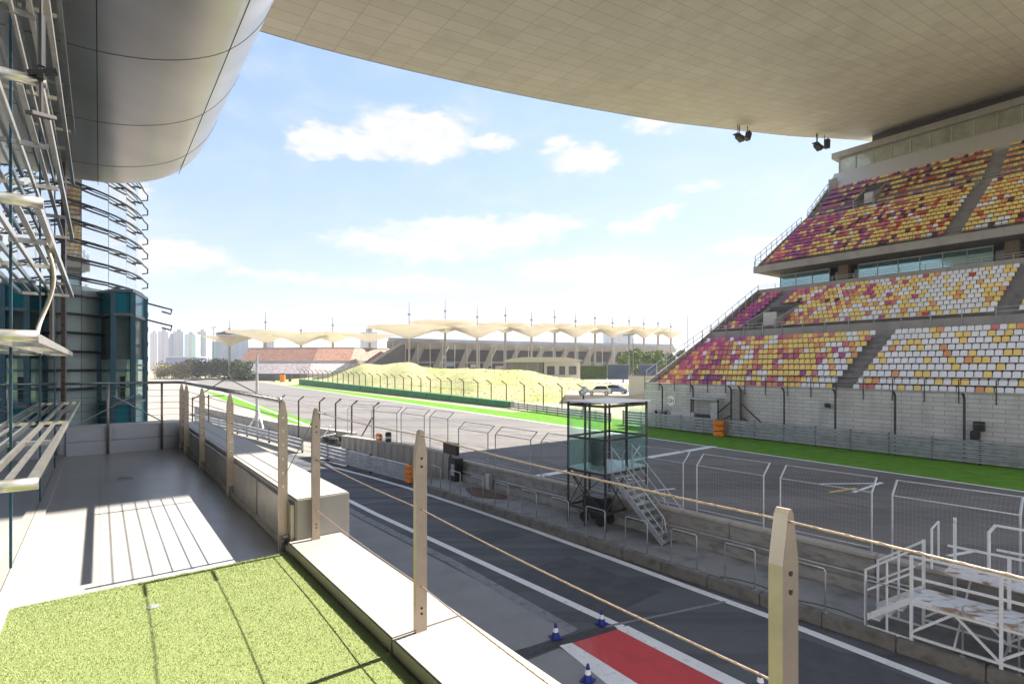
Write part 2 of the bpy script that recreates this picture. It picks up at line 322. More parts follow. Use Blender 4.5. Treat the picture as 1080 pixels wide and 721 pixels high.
for px, py, rx, ry, st_ in blobs:
    a0 = math.atan2(px - 540, F); sc_ = math.cos(a0); e0 = math.atan2((HY - py) * sc_, F)
    fa = rx / F * sc_ * sc_; fe = ry / F * sc_
    da = mth('MULTIPLY', mth('SUBTRACT', azw, a0), 1 / fa); de = mth('MULTIPLY', mth('SUBTRACT', elw, e0), 1 / fe)
    q = mth('SUBTRACT', 1.0, mth('SQRT', mth('ADD', mth('MULTIPLY', da, da), mth('MULTIPLY', de, de))))
    q = mth('MULTIPLY', mth('MAXIMUM', q, 0), st_)
    total = q if total is None else mth('MAXIMUM', total, q)
dens = mth('ADD', mth('MULTIPLY', total, 1.5), mth('ADD', mth('MULTIPLY', dn, 1.1), mth('MULTIPLY', mth('SUBTRACT', n1.outputs['Fac'], .5), .8)))
fill_cov = N('ShaderNodeMapRange'); fill_cov.interpolation_type = 'SMOOTHSTEP'; fill_cov.inputs['From Min'].default_value = .25; fill_cov.inputs['From Max'].default_value = -.35; fill_cov.inputs['To Min'].default_value = 0; fill_cov.inputs['To Max'].default_value = .62; LK(sep.outputs[1], fill_cov.inputs['Value'])  # unseen cloud cover behind the camera, added to raise the fill light
dens = mth('ADD', dens, fill_cov.outputs[0])
mr = N('ShaderNodeMapRange'); mr.interpolation_type = 'SMOOTHSTEP'; mr.inputs['From Min'].default_value = .12; mr.inputs['From Max'].default_value = .85; LK(dens, mr.inputs['Value'])
thin = N('ShaderNodeMapRange'); thin.interpolation_type = 'SMOOTHSTEP'; thin.inputs['From Min'].default_value = .42; thin.inputs['From Max'].default_value = .8; thin.inputs['To Max'].default_value = .35; LK(n1.outputs['Fac'], thin.inputs['Value'])
hz = mth('POWER', 2.718, mth('MULTIPLY', mth('MAXIMUM', el, 0), -7.0))
hz2 = mth('MINIMUM', mth('ADD', mth("MULTIPLY", hz, .74), .04), 1.0)
def mixc(fac, a, b):
    m = N('ShaderNodeMix'); m.data_type = 'RGBA'; LK(fac, m.inputs['Factor'])
    for s_, x in (('A', a), ('B', b)):
        if isinstance(x, tuple): m.inputs[s_].default_value = (*x, 1)
        else: LK(x, m.inputs[s_])
    return m.outputs['Result']
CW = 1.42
tint = N('ShaderNodeMix'); tint.data_type = 'RGBA'; tint.blend_type = 'MULTIPLY'; tint.inputs['Factor'].default_value = 1
LK(sky.outputs[0], tint.inputs['A']); tint.inputs['B'].default_value = (.85, .92, 1.05, 1)
vs_ = N('ShaderNodeVectorMath'); vs_.operation = 'SCALE'; vs_.inputs['Scale'].default_value = .42; LK(tint.outputs['Result'], vs_.inputs[0])
va_ = N('ShaderNodeVectorMath'); va_.operation = 'ADD'; va_.inputs[1].default_value = (1, 1, 1); LK(vs_.outputs[0], va_.inputs[0])
vd_ = N('ShaderNodeVectorMath'); vd_.operation = 'DIVIDE'; LK(tint.outputs['Result'], vd_.inputs[0]); LK(va_.outputs[0], vd_.inputs[1])
vm_ = N('ShaderNodeVectorMath'); vm_.operation = 'MULTIPLY'; vm_.inputs[1].default_value = (.68, .785, .99); LK(vd_.outputs[0], vm_.inputs[0])
c = mixc(hz2, vm_.outputs[0], (CW * .78, CW * .845, CW * .93))
c = mixc(thin.outputs[0], c, (CW * .95, CW * .98, CW * 1.03))
shd = N('ShaderNodeMapRange'); shd.inputs['From Min'].default_value = .35; shd.inputs['From Max'].default_value = .65; LK(sepd.outputs[0], shd.inputs['Value'])
cc = mixc(shd.outputs[0], (CW * .90, CW * .92, CW * .96), (CW * 1.06, CW * 1.05, CW * 1.04))
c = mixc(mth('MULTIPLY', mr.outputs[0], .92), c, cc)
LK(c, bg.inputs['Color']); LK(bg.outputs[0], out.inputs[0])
scene.view_settings.view_transform = 'Standard'; scene.view_settings.look = 'None'; scene.view_settings.exposure = 2.2; scene.view_settings.gamma = 1
scene.render.engine = 'CYCLES'; scene.cycles.use_denoising = True; scene.cycles.max_bounces = 8; scene.cycles.diffuse_bounces = 5; scene.cycles.transparent_max_bounces = 16
scene.cycles.sample_clamp_indirect = 6; scene.cycles.caustics_reflective = False; scene.cycles.caustics_refractive = False

# ------------------------------------------------------------------ ground, track, markings
def sheet(pts, z): return MB().face([Vector((p[0], p[1], z)) for p in pts])
struct(sheet([(-3000, -400), (3000, -400), (3000, 4500), (-3000, 4500)], -.02), 'ground', M['sand'])
struct(sheet([K(-90, 13.66), K(-90, 36.45), K(330, 36.45), K(330, 13.66)], .0), 'race_track', M['asphalt'])
struct(sheet([K(-90, 36.45), K(-90, 46.5), K(62, 46.5), K(62, 41.5), K(200, 40.5), K(200, 36.45)], -.004), 'grass_verge', M['greenverge'])
lane_l = [T(-60, -2), T(60, -2)]
struct(sheet([T(-60, -1), L(-40, 3.0), L(22, 3.0), G(360, 470), K(62, 13.66), K(330, 13.66), K(330, -40), T(60, -30), T(60, -1)], -.008), 'pit_entry_road', M['road'])
struct(sheet([T(-50, -1), L(-40, 1.2), L(24, 1.2), G(345, 484), G(300, 478), G(215, 470), T(40, -1)], -.004), 'pit_lane', M['lane'])
struct(sheet([G(213, 411), G(250, 419.5), G(300, 435), G(330, 445), G(326, 450), G(300, 444), G(262, 431), G(232, 420)], .003), 'infield_grass_strip', M['greenverge'])
struct(sheet([T(-30, .5), G(700, 735), G(590, 683), G(553, 697), T(-6, 3)], .0), 'near_apron', M['apron'])
struct(sheet([G(607, 665), G(375, 545), G(340, 522), T(40, -.3), T(13, .6), G(545, 686)], .0), 'far_apron', M['apron'])
mk = MB()
mk.strip([G(338, 485.5), G(349, 491.8), G(390, 502.5), G(431, 514.5), G(503.5, 538.5), G(567, 560.5), G(640, 587), G(720, 616.5), G(816, 651.5), G(998, 722), L(-12, -.33), L(-30, -.33)], .26, .004)
struct(mk, 'pit_lane_edge_line', M['white'])
mk = MB().strip([G(330, 510), G(365, 526), G(394.7, 541), G(480, 580), G(656, 661)], .25, .004); struct(mk, 'pit_lane_dividing_line', M['white'])
mk = MB().strip([G(335, 519), G(381, 544), G(480, 594), G(605, 665)], .32, .004); struct(mk, 'faded_pit_lane_line', M['greyline'])
e1, e2 = (G(763.6, 721) - G(650, 663)).normalized(), None
def along(p, q, k): return p + (q - p) * k
redL0, redL1, redR0, redR1 = G(603, 677.5), G(673, 721), G(650, 662.5), G(763.6, 721)
struct(sheet([redL0, along(redL0, redL1, 4), along(redR0, redR1, 4), redR0], .004), 'red_pit_box', M['red'])
a0, a1 = G(590, 680.5), G(640, 721); struct(sheet([a0, along(a0, a1, 5), along(redL0, redL1, 4), redL0], .006), 'pit_box_left_line', M['white'])
a0, a1 = G(662, 659.5), G(787, 721); struct(sheet([redR0, along(redR0, redR1, 4), along(a0, a1, 3.6), a0], .006), 'pit_box_right_line', M['white'])
struct(MB().strip([G(545, 690), G(604, 673), G(648, 660)], .32, .0045), 'drain_channel', mat('drain_channel_grate', (.045, .045, .048), .7, var=.4, scale=6))
struct(MB().strip([G(638, 660.5), G(700, 648), G(765, 634)], .10, .005), 'lane_joint', M['greyline'])
struct(MB().strip([G(380, 531), G(437, 522)], .06, .005), 'lane_cross_joint', M['greyline'])
mk = MB().strip([K(-90, 36.45), K(200, 36.45)], .28, .006); struct(mk, 'track_right_edge_line', M['white'])
mk = MB().strip([K(30, 13.66), K(200, 13.66)], .28, .006); struct(mk, 'track_left_edge_line', M['white'])
p0, p1 = G(753, 470.5), G(566, 502); struct(MB().strip([p0, along(p0, p1, 1.12)], .62, .007), 'start_line', M['white'])
mk = MB(); mk.strip([G(865, 510), G(931, 509.5)], .2, .007); mk.strip([G(930, 508.5), G(900, 519)], .2, .0075); struct(mk, 'grid_box_line', M['white'])
struct(MB().strip([G(903, 514.5), G(875, 519)], .2, .008), 'grid_box_yellow_line', M['yellowline'])
mk = MB()
for q in ((675, 470.5, 706, 473.5), (660, 505, 684, 507), (1000, 586, 1032, 580), (690, 517, 712, 515)): mk.strip([G(q[0], q[1]), G(q[2], q[3])], .18, .007)
struct(mk, 'grid_slot_lines', M['white'])

M['rubber'] = add_layer(mat('rubbered_asphalt', (.098, .094, .094), .8, var=.15, scale=.7), 'noise', (.15, .142, .138), scale=.35, lo=.4, hi=.7, amt=.8, stretch=(.2, 1, 1), rot=-ang(K))
mk = MB()
for v_, u0_, u1_ in ((19.2, -90, 160), (21.0, -90, 160), (26.5, 10, 120), (28.2, 8, 120)): mk.strip([K(u0_, v_), K((u0_ + u1_) / 2, v_ + .3), K(u1_, v_ - .1)], .42, .003)
struct(mk, 'tyre_marks', M['rubber'])
M['patch'] = add_layer(mat('asphalt_repair_patch', (.060, .062, .070), .8, var=.2, scale=1.2, bump=.3, bscale=60), 'noise', (.10, .10, .11), scale=1.5, lo=.5, hi=.75, amt=.6)
struct(sheet([L(6.2, -3.6), L(6.2, -1.2), L(9.8, -1.15), L(9.9, -3.5)], -.0015), 'asphalt_patch', M['patch'])
struct(sheet([L(12.5, -2.6), L(12.4, -.8), L(13.6, -.75), L(13.7, -2.6)], -.0015), 'asphalt_patch', M['patch'])
struct(sheet([L(-.5, -3.0), L(-.5, -.9), L(2.6, -.9), L(2.5, -3.1)], -.0015), 'asphalt_patch', M['patch'])
# hill of dry grass and raised car park behind the far fence
def hill():
    mb = MB(); nx, ny = 60, 14
    rid = [(300, 1.5), (340, 2.6), (372, 6.6), (384, 7.9), (400, 7.0), (428, 8.3), (437, 7.6), (447, 6.0), (480, 5.8), (530, 5.6), (556, 5.3), (585, 3.8), (615, 3.0), (640, 2.0), (690, 1.6), (760, 1.5)]
    def rz(px):
        for (a, za), (b, zb) in zip(rid, rid[1:]):
            if a <= px <= b: return za + (zb - za) * (px - a) / (b - a)
        return 1.5
    rnd = random.Random(3)
    for i in range(nx + 1):
        px = 290 + (760 - 290) * i / nx; k = (px - 540) / F
        fx = [(300, 210), (390, 150), (500, 104), (600, 92), (700, 80), (760, 78)]
        d0 = next((a[1] + (b[1] - a[1]) * (px - a[0]) / (b[0] - a[0]) for a, b in zip(fx, fx[1:]) if a[0] <= px <= b[0]), 210)
        for j in range(ny + 1):
            t = j / ny; d = d0 * (1 + .75 * t); s = math.sin(min(1, t * 1.7) * math.pi / 2) ** 1.3 if t < .75 else 1 - .3 * (t - .75) * 4
            z = rz(px) * s + (rnd.uniform(-.10, .10) + .14 * math.sin(px * .11 + j) + .10 * math.sin(px * .23 - j * 1.7)) * s
            mb.v.append(Vector((k * d, d, z - .012)))
    for i in range(nx):
        for j in range(ny):
            a = i * (ny + 1) + j; mb.f.append((a, a + ny + 1, a + ny + 2, a + 1)); mb.mi.append(0)
    return mb
hl = struct(hill(), 'dry_grass_hill', M['dry'], smooth=True)
tv, tfc = [], []; rnd = random.Random(9); hv = [v.co.copy() for v in hl.data.vertices]
for i in range(14000):
    a = rnd.randrange(len(hv) - 16); i0, j0 = divmod(a, 15)
    if j0 >= 14 or i0 >= 60: continue
    p = hv[a].lerp(hv[a + 15], rnd.random()).lerp(hv[a + 1].lerp(hv[a + 16], rnd.random()), rnd.random()); h_ = rnd.uniform(.04, .16) * (3 if rnd.random() < .03 else 1); w_ = rnd.uniform(.08, .3); k = len(tv); a_ = rnd.uniform(0, 3.14)
    d_ = Vector((math.cos(a_), math.sin(a_), 0)) * w_; tv += [p - d_ - Vector((0, 0, .1)), p + d_ - Vector((0, 0, .1)), p + Vector((rnd.uniform(-.1, .1), 0, h_))]; tfc.append((k, k + 1, k + 2))
b = MB(); b.v, b.f, b.mi = tv, tfc, [0] * len(tfc); tuft = b.build('grass_tufts', mat('dry_tuft', (.40, .36, .18), .9, var=.4, scale=.4, c2=(.30, .31, .12)), hl, origin=(0, 0, 0), solid_normals=False); tuft['kind'] = 'stuff'
struct(MB().prism([G(596, 416, 1.5), G(706, 417.5, 1.5), G(712, 401, 1.5), G(606, 401, 1.5)], (0, 0, -1.45)), 'raised_parking_lot', mat('pale_gravel_lot', (.46, .41, .35), .95, var=.1, scale=.5))

# ------------------------------------------------------------------ terrace building
bld = thing('pit_building', 'mirror glass pit building with pale tiled terrace and low parapet', 'building', T(4, 0, 0))
FZ = 4.75
MB().box(T, (-8, 12.05), (-.53, 1.232), (4.45, FZ)).build('terrace_floor', M['floor'], bld)
mb = MB().box(T, (-8, 2.63), (1.234, 1.68), (4.2, 4.85)); lg = mb.build('ledge', M['ledge'], bld, bevel=.008)
MB().box(T, (2.638, 4.62), (1.234, 1.68), (4.2, 4.85)).build('ledge', M['ledge'], bld, bevel=.008)
mb = MB().box(T, (4.625, 12.6), (1.30, 1.76), (4.2, 5.19)); mb.build('bench_box', M['ledge'], bld, bevel=.01)
mb = MB()
for k in range(6): mb.box(T, (4.66 + 1.24 * k, 5.86 + 1.24 * k), (1.268, 1.298), (4.80, 5.14))
mb.box(T, (4.63, 12.05), (1.24, 1.30), (FZ - .1, 4.80)); mb.build('bench_side_panel', add_layer(mat('scuffed_metal_panel', (.40, .36, .31), .4, .5, var=.12, scale=3), 'noise', (.2, .17, .14), scale=4, lo=.5, hi=.75, amt=.5), bld)
MB().box(T, (12.06, 12.55), (-.62, 1.30), (4.2, 5.24)).build('parapet', M['parapet'], bld, bevel=.012)
mb = MB(); mb.box(T, (12.015, 12.06), (-.46, 1.24), (4.75, 4.98)); mb.box(T, (12.03, 12.06), (-.46, .2), (4.99, 5.21)); mb.box(T, (12.03, 12.06), (.21, 1.24), (4.99, 5.21)); mb.build('parapet_panel', M['parapet'], bld)
MB().box(T, (-8, 12.8), (-.3, 1.62), (0, 4.19)).build('lower_wall', M['parapet'], bld)
gl = MB()
for k in range(8): gl.box(T, (-7 + 2.5 * k, -4.52 + 2.5 * k), (-.60, -.53), (FZ, 12.5))
gl.build('glass_facade', M['mirror'], bld)
mb = MB()
for k in range(9): mb.box(T, (-7.02 + 2.5 * k, -6.99 + 2.5 * k), (-.6, -.522), (FZ, 12.5))
mb.build('mullion', M['tealdark'], bld)
MB().box(T, (-8, 12.0), (-.528, -.45), (FZ + .002, FZ + .035)).build('skirting_strip', M['ledge'], bld)
MB().box(T, (12.75, 13.35), (-.75, -.50), (3, 13)).build('corner_column', M['brown'], bld)
MB().box(T, (-8, 12.7), (-9, -.62), (0, 12.4)).build('building_core', M['towerglass'], bld)
def shade(name, z, u0, u1, lab, wide=.26):
    """ladder of aluminium tubes bracketed off the facade"""
    f = thing('sunshade_frame', lab, 'sunshade', T(u0, -.4, z), 'aluminium sunshade ladders along the glass facade')
    vo, vi = -.50 + wide, -.475
    mb = MB()
    mb.bar(T(u0, vo, z), T(u1, vo, z), .032, .05); f1 = mb.build('rail', M['alu'], f)
    MB().bar(T(u0, vi, z), T(u1, vi, z), .02, .045).build('rail', M['alu'], f)
    MB().bar(T(u0 + .1, (vo + vi) / 2, z + .01), T(u1 - .1, (vo + vi) / 2, z + .01), .03, .015).build('centre_rail', M['alu'], f)
    MB().tube([T(u0 - .02, vo + .03, z), T(u0 - .02, vi - .02, z)], .032, 10).build('end_bar', M['alu'], f, smooth=True)
    n = 4
    for k in range(1, n + 1):
        u = u0 + (u1 - u0) * k / n - .02
        MB().bar(T(u, vo - .026, z - .004), T(u, vi - .04, z - .004), .022, .035).build('bracket', M['galvdull'] if k % 2 else M['alu'], f)
    return f
levels = [(5.70, 3.7, 11.6, 'lowest aluminium sunshade ladder, below the handrail beside the mirror glass', .22), (6.46, 3.7, 8.6, 'eye-level aluminium sunshade ladder on the glass facade', .22), (7.22, 4.0, 8.9, 'aluminium sunshade ladder over the teal bay reflection, with pale end bar', .22),
          (7.98, 4.2, 9.0, 'long aluminium sunshade ladder just under the silver pod', .22), (8.75, 3.6, 9.2, 'second highest aluminium sunshade ladder beside the silver pod', .22), (9.5, 3.4, 9.4, 'highest aluminium sunshade ladder, beside the silver pod', .22)]
for z, u0, u1, lab, wd in levels: shade('sunshade', z, u0, u1, lab, wd)
# floodlight bracket, rods, hoses on the sunshades
q = thing('hanging_rod', 'dark vertical suspension rod with pale hose between two sunshade ladders', 'rod', T(5.6, -.3, 6.5))
MB().tube([T(5.6, -.30, 6.5), T(5.6, -.30, 7.25)], .014, 8).build('rod', M['darkpost'], q)
pts = [T(5.35 + .25 * math.sin(t * 3.1) * t, -.33 + .05 * math.sin(t * 5), 7.25 - .78 * t) for t in [i / 12 for i in range(13)]]
MB().tube(pts, .014, 8).build('hose', M['hose'], q, smooth=True)
q = thing('camera_bracket', 'black camera clamp on a rod at the silver pod\'s edge by the ladder', 'bracket', T(4.15, -.27, 7.9))
MB().tube([T(4.15, -.27, 7.78), T(4.15, -.27, 8.45)], .010, 8).build('rod', M['darkpost'], q)
MB().tube([T(4.15, -.27, 8.06), T(4.15, -.27, 8.36)], .02, 8).build('cylinder_body', M['black'], q)
MB().bar(T(4.15, -.33, 8.0), T(4.15, -.2, 8.05), .035, .03).bar(T(4.08, -.27, 7.98), T(4.22, -.27, 8.03), .03, .03).build('clamp', M['black'], q)
MB().bar(T(4.1, -.32, 7.76), T(4.2, -.22, 7.79), .05, .02).build('mounting_plate', M['darkpost'], q)
# hangers that hold the ladders to the glass
dr = MB().box(T, (9.0, 9.2), (.20, .36), (FZ + .003, FZ + .012)).build('floor_drain', M['steel_dark'], None, origin=T(9.1, .28, FZ)); tag(dr, 'small dark drain cover in the pale terrace floor', 'drain')
dr = MB().lathe(T(4.08, .27, FZ + .02), [(.032, 0), (.035, .006), (.02, .008)], 14).build('turf_plug', M['galvdull'], None, origin=T(4.08, .27, FZ)); tag(dr, 'round grey metal cap set in the artificial turf', 'cap')

# turf
tb = MB().box(T, (-6, 4.60), (-.449, 1.225), (FZ + .002, FZ + .022)); tf = tb.build('artificial_turf', M['turf'], None, origin=T(2, .4, FZ))
tag(tf, 'bright green artificial turf laid on the near terrace floor', 'artificial turf', kind='stuff')
add_layer(M['blade'], 'noise', (.27, .33, .13), scale=2.2, lo=.48, hi=.72, amt=.6)
rnd = random.Random(5); verts, faces = [], []
for i in range(100000):
    u = 4.60 - (rnd.random() ** 1.25) * 4.4; v = rnd.uniform(-.45, 1.222); p = T(u, v, FZ + .02); a = rnd.uniform(0, 6.28); h = rnd.uniform(.005, .014)
    dx = Vector((math.cos(a), math.sin(a), 0)) * .002; ln = Vector((rnd.uniform(-1, 1), rnd.uniform(-1, 1), 0)) * .008
    k = len(verts); verts += [p - dx, p + dx, p + ln + Vector((0, 0, h))]; faces.append((k, k + 1, k + 2))
b = MB(); b.v, b.f, b.mi = verts, faces, [0] * len(faces)
bl = b.build('turf_pile', M['blade'], tf, solid_normals=False); bl['kind'] = 'stuff'

# steel railing along the terrace (posts with pointed heads, six cables, tube on top)
def post(mb, u, v, z0, z1, wv=.072, tu=.032, holes=(), hm=1):
    prof = [(-wv / 2, z0), (wv / 2, z0), (wv / 2, z1 - .13), (.014, z1 - .012), (.004, z1), (-.004, z1), (-.014, z1 - .012), (-wv / 2, z1 - .13)]
    mb.prism([T(u - tu / 2, v + a, z) for a, z in prof], T.u * tu)
    for hz_, r in holes:
        mb.tube([T(u - tu / 2 - .0025, v, hz_), T(u - tu / 2 + .001, v, hz_)], r, 10, mi=hm)
rail = thing('terrace_railing', 'steel cable railing with pointed flat posts along the pale bench box', 'railing', T(8, 1.24, FZ))
cz = [5.87, 5.757, 5.64, 5.52, 5.40, 5.29]
TR = 6.0
for i, u in enumerate((4.76, 7.1, 9.3, 11.15, 11.85)):
    mb = MB(); post(mb, u, 1.235 if i else 1.23, FZ, TR - .02 if i else TR + .015, holes=[(z, .011) for z in cz]); p_ = mb.build('post', [M['steel'], M['lamp']], rail)
    mb = MB(); mb.box(T, (u - .055, u + .055), (1.21, 1.262), (FZ + .002, FZ + .13)); mb.tube([T(u - .07, 1.22, FZ + .08), T(u + .07, 1.22, FZ + .08)], .014, 8); mb.build('post_shoe', M['steel_dark'], p_)
mb = MB().tube([T(4.86, 1.232, TR + .012), T(11.7, 1.232, TR + .012), T(11.93, 1.16, TR + .012), T(11.98, .95, TR + .012), T(11.99, -.48, TR + .012)], .025, 12); mb.build('handrail', M['steel_dark'], rail, smooth=True)
for z in cz: MB().tube([T(4.74, 1.236, z), T(9, 1.236, z - .006), T(11.86, 1.236, z), T(11.99, 1.1, z), T(11.99, -.5, z)], .004, 6).build('cable', M['cable'], rail)
for v in (.93, .12):
    MB().tube([T(11.985, v, FZ), T(11.985, v, TR)], .02, 8).build('slim_post', M['steel'], rail, smooth=True)
MB().tube([T(11.96, -.3, 5.3), T(11.96, .5, 5.78)], .012, 6).tube([T(11.96, .2, 5.78), T(11.96, .9, 5.3)], .012, 6).build('cross_brace', M['galvdull'], rail)
# three-cable fence on the ledge
fence = thing('ledge_cable_fence', 'three-strand coppery cable fence with pointed steel posts on the ledge', 'railing', T(2.6, 1.4, 4.85))
hz_ = [5.925, 5.52, 5.10]
for i, (u, v) in enumerate(((4.555, 1.44), (2.62, 1.395), (.62, 1.325), (-1.4, 1.3))):
    mb = MB(); post(mb, u, v, 4.85, 5.955, .066 if i < 2 else .082, .034, holes=[(5.80, .007), (5.755, .007), (5.52, .005), (5.10, .005), (4.98, .007), (4.95, .007)])
    mb.build('post', [M['steel'], M['black']], fence)
for z in hz_:
    pts = []
    prs = ((4.555, 1.44), (2.62, 1.395), (.62, 1.325), (-1.4, 1.3))
    for (ua, va), (ub, vb) in zip(prs, prs[1:]):
        for k in range(8):
            t = k / 8; pts.append(T(ua + (ub - ua) * t, va + (vb - va) * t, z - .012 * math.sin(math.pi * t)))
    pts.append(T(-1.4, 1.3, z))
    rp = MB().tube(pts, .0032, 8); cb = rp.build('cable', M['rope'], fence, smooth=True)
    hx = []
    for k in range(0, 7 * 60):
        t = k / 60; i0 = min(int(t / 7 * (len(pts) - 1)), len(pts) - 2); fr = t / 7 * (len(pts) - 1) - i0
        p = pts[i0].lerp(pts[i0 + 1], fr); a = k * 1.35; hx.append(p + Vector((T.v.x * math.cos(a) * .0028, T.v.y * math.cos(a) * .0028, math.sin(a) * .0028)))
    MB().tube(hx, .0017, 5).build('twisted_strand', M['rope'], cb, smooth=True)
mb = MB()
mb.tube([T(4.76, 1.23, 5.35), T(4.66, 1.33, 5.6), T(4.56, 1.43, 5.88)], .004, 6); mb.build('tie_cable', M['cable'], fence)
for z in hz_[:2]: MB().tube([T(4.53, 1.44, z), T(4.30, 1.435, z - .002)], .009, 8).build('turnbuckle', M['steel_dark'], fence)

# glass stair tower with louvre rings and teal bay
tw = thing('glass_tower', 'round mirror glass tower with rings of steel louvres beyond the terrace', 'tower', T(20.3, -4.1, 0))
cu, cv, cr = 20.3, -4.1, 5.05
def arc(r, a0, a1, n, z): return [T(cu + r * math.cos(a0 + (a1 - a0) * k / n), cv + r * math.sin(a0 + (a1 - a0) * k / n), z) for k in range(n + 1)]
mb = MB(); seg = 20; lowg = MB()
A0, A1 = R(40), R(245)
for k in range(seg):
    a, b_ = A0 + (A1 - A0) * k / seg, A0 + (A1 - A0) * (k + 1) / seg - .004
    pa, pb = T(cu + cr * math.cos(a), cv + cr * math.sin(a)), T(cu + cr * math.cos(b_), cv + cr * math.sin(b_))
    nrm = ((pa + pb) / 2 - T(cu, cv)).normalized() * .05
    mb.hexa([Vector((q.x, q.y, 8.3)) for q in (pa, pb, pb - nrm, pa - nrm)] + [Vector((q.x, q.y, 16)) for q in (pa, pb, pb - nrm, pa - nrm)])
    lowg.hexa([pa, pb, pb - nrm, pa - nrm] + [Vector((q.x, q.y, 8.29)) for q in (pa, pb, pb - nrm, pa - nrm)])
mb.build('glass_wall', M['towerglass'], tw); lowg.build('lower_glass_wall', mat('lower_muted_reflection_glass', (.60, .68, .66), .12, .35, var=.12, scale=.8), tw)  # lower glass: muted reflection put into a paler, less metallic base colour
mb = MB(); mb.prism([Vector((p.x, p.y, 0)) for p in arc(cr - .1, R(40), R(245), 20, 0)], (0, 0, 16)); mb.build('tower_core', M['fardark'], tw)
for k in range(14):
    z = 5.75 + .455 * k
    mb = MB(); pts = arc(cr + .15, R(97), R(190), 26, z); mb.tube(pts, .024, 6); mb.tube(arc(cr + .05, R(97), R(190), 26, z + .035), .014, 6)
    for a in (100, 115, 130, 145, 160, 175, 190): mb.bar(T(cu + (cr - .01) * math.cos(R(a)), cv + (cr - .01) * math.sin(R(a)), z + .02), T(cu + (cr + .15) * math.cos(R(a)), cv + (cr + .15) * math.sin(R(a)), z), .03, .05)
    mb.tube([T(cu + (cr + .15) * math.cos(R(97)), cv + (cr + .15) * math.sin(R(97)), z), T(cu + (cr + .24) * math.cos(R(94)), cv + (cr + .24) * math.sin(R(94)), z - .05), T(cu + (cr + .24) * math.cos(R(92)), cv + (cr + .24) * math.sin(R(92)), z - .16), T(cu + (cr + .1) * math.cos(R(92.5)), cv + (cr + .1) * math.sin(R(92.5)), z - .2)], .02, 6)
    mb.build('louvre_ring', mat('louvre_steel', (.17, .17, .18), .35, .8, var=.2) if k == 0 else bpy.data.materials['louvre_steel'], tw)
bay = thing('teal_bay', 'teal framed glass bay window standing between the round glass tower and the parapet', 'bay window', P(130, 440, 13.6) * 1)
bp = [P(104, HY, 13.7), P(119, HY, 13.25), P(140, HY, 13.4), P(153, HY, 14.7), P(146, HY, 17.5), P(100, HY, 17.5)]
bc = sum(bp, Vector()) / 6; bay.location = (bc.x, bc.y, 0)
def ring(mb, z0, z1, grow=0.0):
    mb.prism([Vector((*(bc + (p - bc) * (1 + grow)).xy, z0)) for p in bp], (0, 0, z1 - z0)); return mb
ring(MB(), 0, 5.38).build('lower_panel', M['teal'], bay)
ring(MB(), 7.62, 8.2).build('upper_panel', M['teal'], bay)
for z in (5.36, 7.58, 8.18): ring(MB(), z, z + .07, .035).build('cornice', mat('bay_cornice', (.24, .27, .30), .4, .5) if z == 5.36 else bpy.data.materials['bay_cornice'], bay)
for i in range(6):
    p_, q_ = bc + (bp[i] - bc) * .97, bc + (bp[(i + 1) % 6] - bc) * .97; t_ = (q_ - p_).normalized() * .03
    mb = MB(); n_in = (bc - (p_ + q_) / 2).normalized() * .02; pts = [p_ + t_, q_ - t_, q_ - t_ + n_in, p_ + t_ + n_in]
    mb.hexa([Vector((p.x, p.y, 5.43)) for p in pts] + [Vector((p.x, p.y, 7.58)) for p in pts]); mb.build('window_pane', M['bayclear'], bay)
    if i < 3:
        mb = MB(); pts = [p + n_in * 4 for p in pts]; mb.hexa([Vector((p.x, p.y, 6.5)) for p in pts] + [Vector((p.x, p.y, 7.57)) for p in pts]); mb.build('roller_blind', M['blind'], bay)
MB().box(Frame(bc, T.u, T.v), (-.5, .3), (-.7, .1), (5.39, 6.05)).build('desk', M['black'], bay)
MB().bar(Vector((bp[2].x, bp[2].y, 6.35)), Vector((bp[3].x, bp[3].y, 6.35)), .04, .05).build('transom', M['tealdark'], bay)
for i, p in enumerate(bp[:4]): MB().tube([Vector((p.x, p.y, 0)), Vector((p.x, p.y, 8.18))], .075, 4).build('corner_frame', M['tealdark'], bay)
for k in range(2):
    z = 7.62 + .46 * k; mb = MB(); a_ = bp[3]
    mb.tube([Vector((a_.x, a_.y, z)), Vector((a_.x + .32, a_.y + .25, z - .1)), Vector((a_.x + .42, a_.y + .5, z - .14)), Vector((a_.x + .36, a_.y + .55, z - .26)), Vector((a_.x + .2, a_.y + .4, z - .2))], .025, 6); mb.build('louvre_end', bpy.data.materials['louvre_steel'], bay)

# silver pod overhead
pod = thing('silver_pod', 'brushed silver hull of the overhead pod with dark panel seams', 'overhead pod', T(8, 0, 10))
prof = [(-3.2, 11.6), (-2.6, 10.9), (-1.8, 10.35), (-1.0, 10.1), (-.4, 10.03), (.2, 10.06), (.75, 10.2), (1.2, 10.42), (1.5, 10.68), (1.74, 11.0), (1.90, 11.32), (2.02, 11.75), (2.10, 12.3), (2.12, 12.9), (1.95, 13.6), (1.4, 14.2), (-1, 14.4), (-3.2, 14.4)]
def smoothp(pr, n=3):
    for _ in range(n - 1):
        q = [pr[0]]
        for a, b_ in zip(pr, pr[1:]): q += [(a[0] * .75 + b_[0] * .25, a[1] * .75 + b_[1] * .25), (a[0] * .25 + b_[0] * .75, a[1] * .25 + b_[1] * .75)]
        pr = q + [pr[-1]]
    return pr
sp = smoothp(prof)
us = [-10, -6, 0, 4, 8, 11, 12.6, 13.3, 13.7, 13.9, 14.0]; shr = [0, 0, 0, 0, 0, 0, 0, .01, .03, .07, .12]
mb = MB()
def podp(u, i, sh):
    v, z = sp[i]; return T(u, v + (0 - v) * sh * .3, z + (12 - z) * sh * .5)
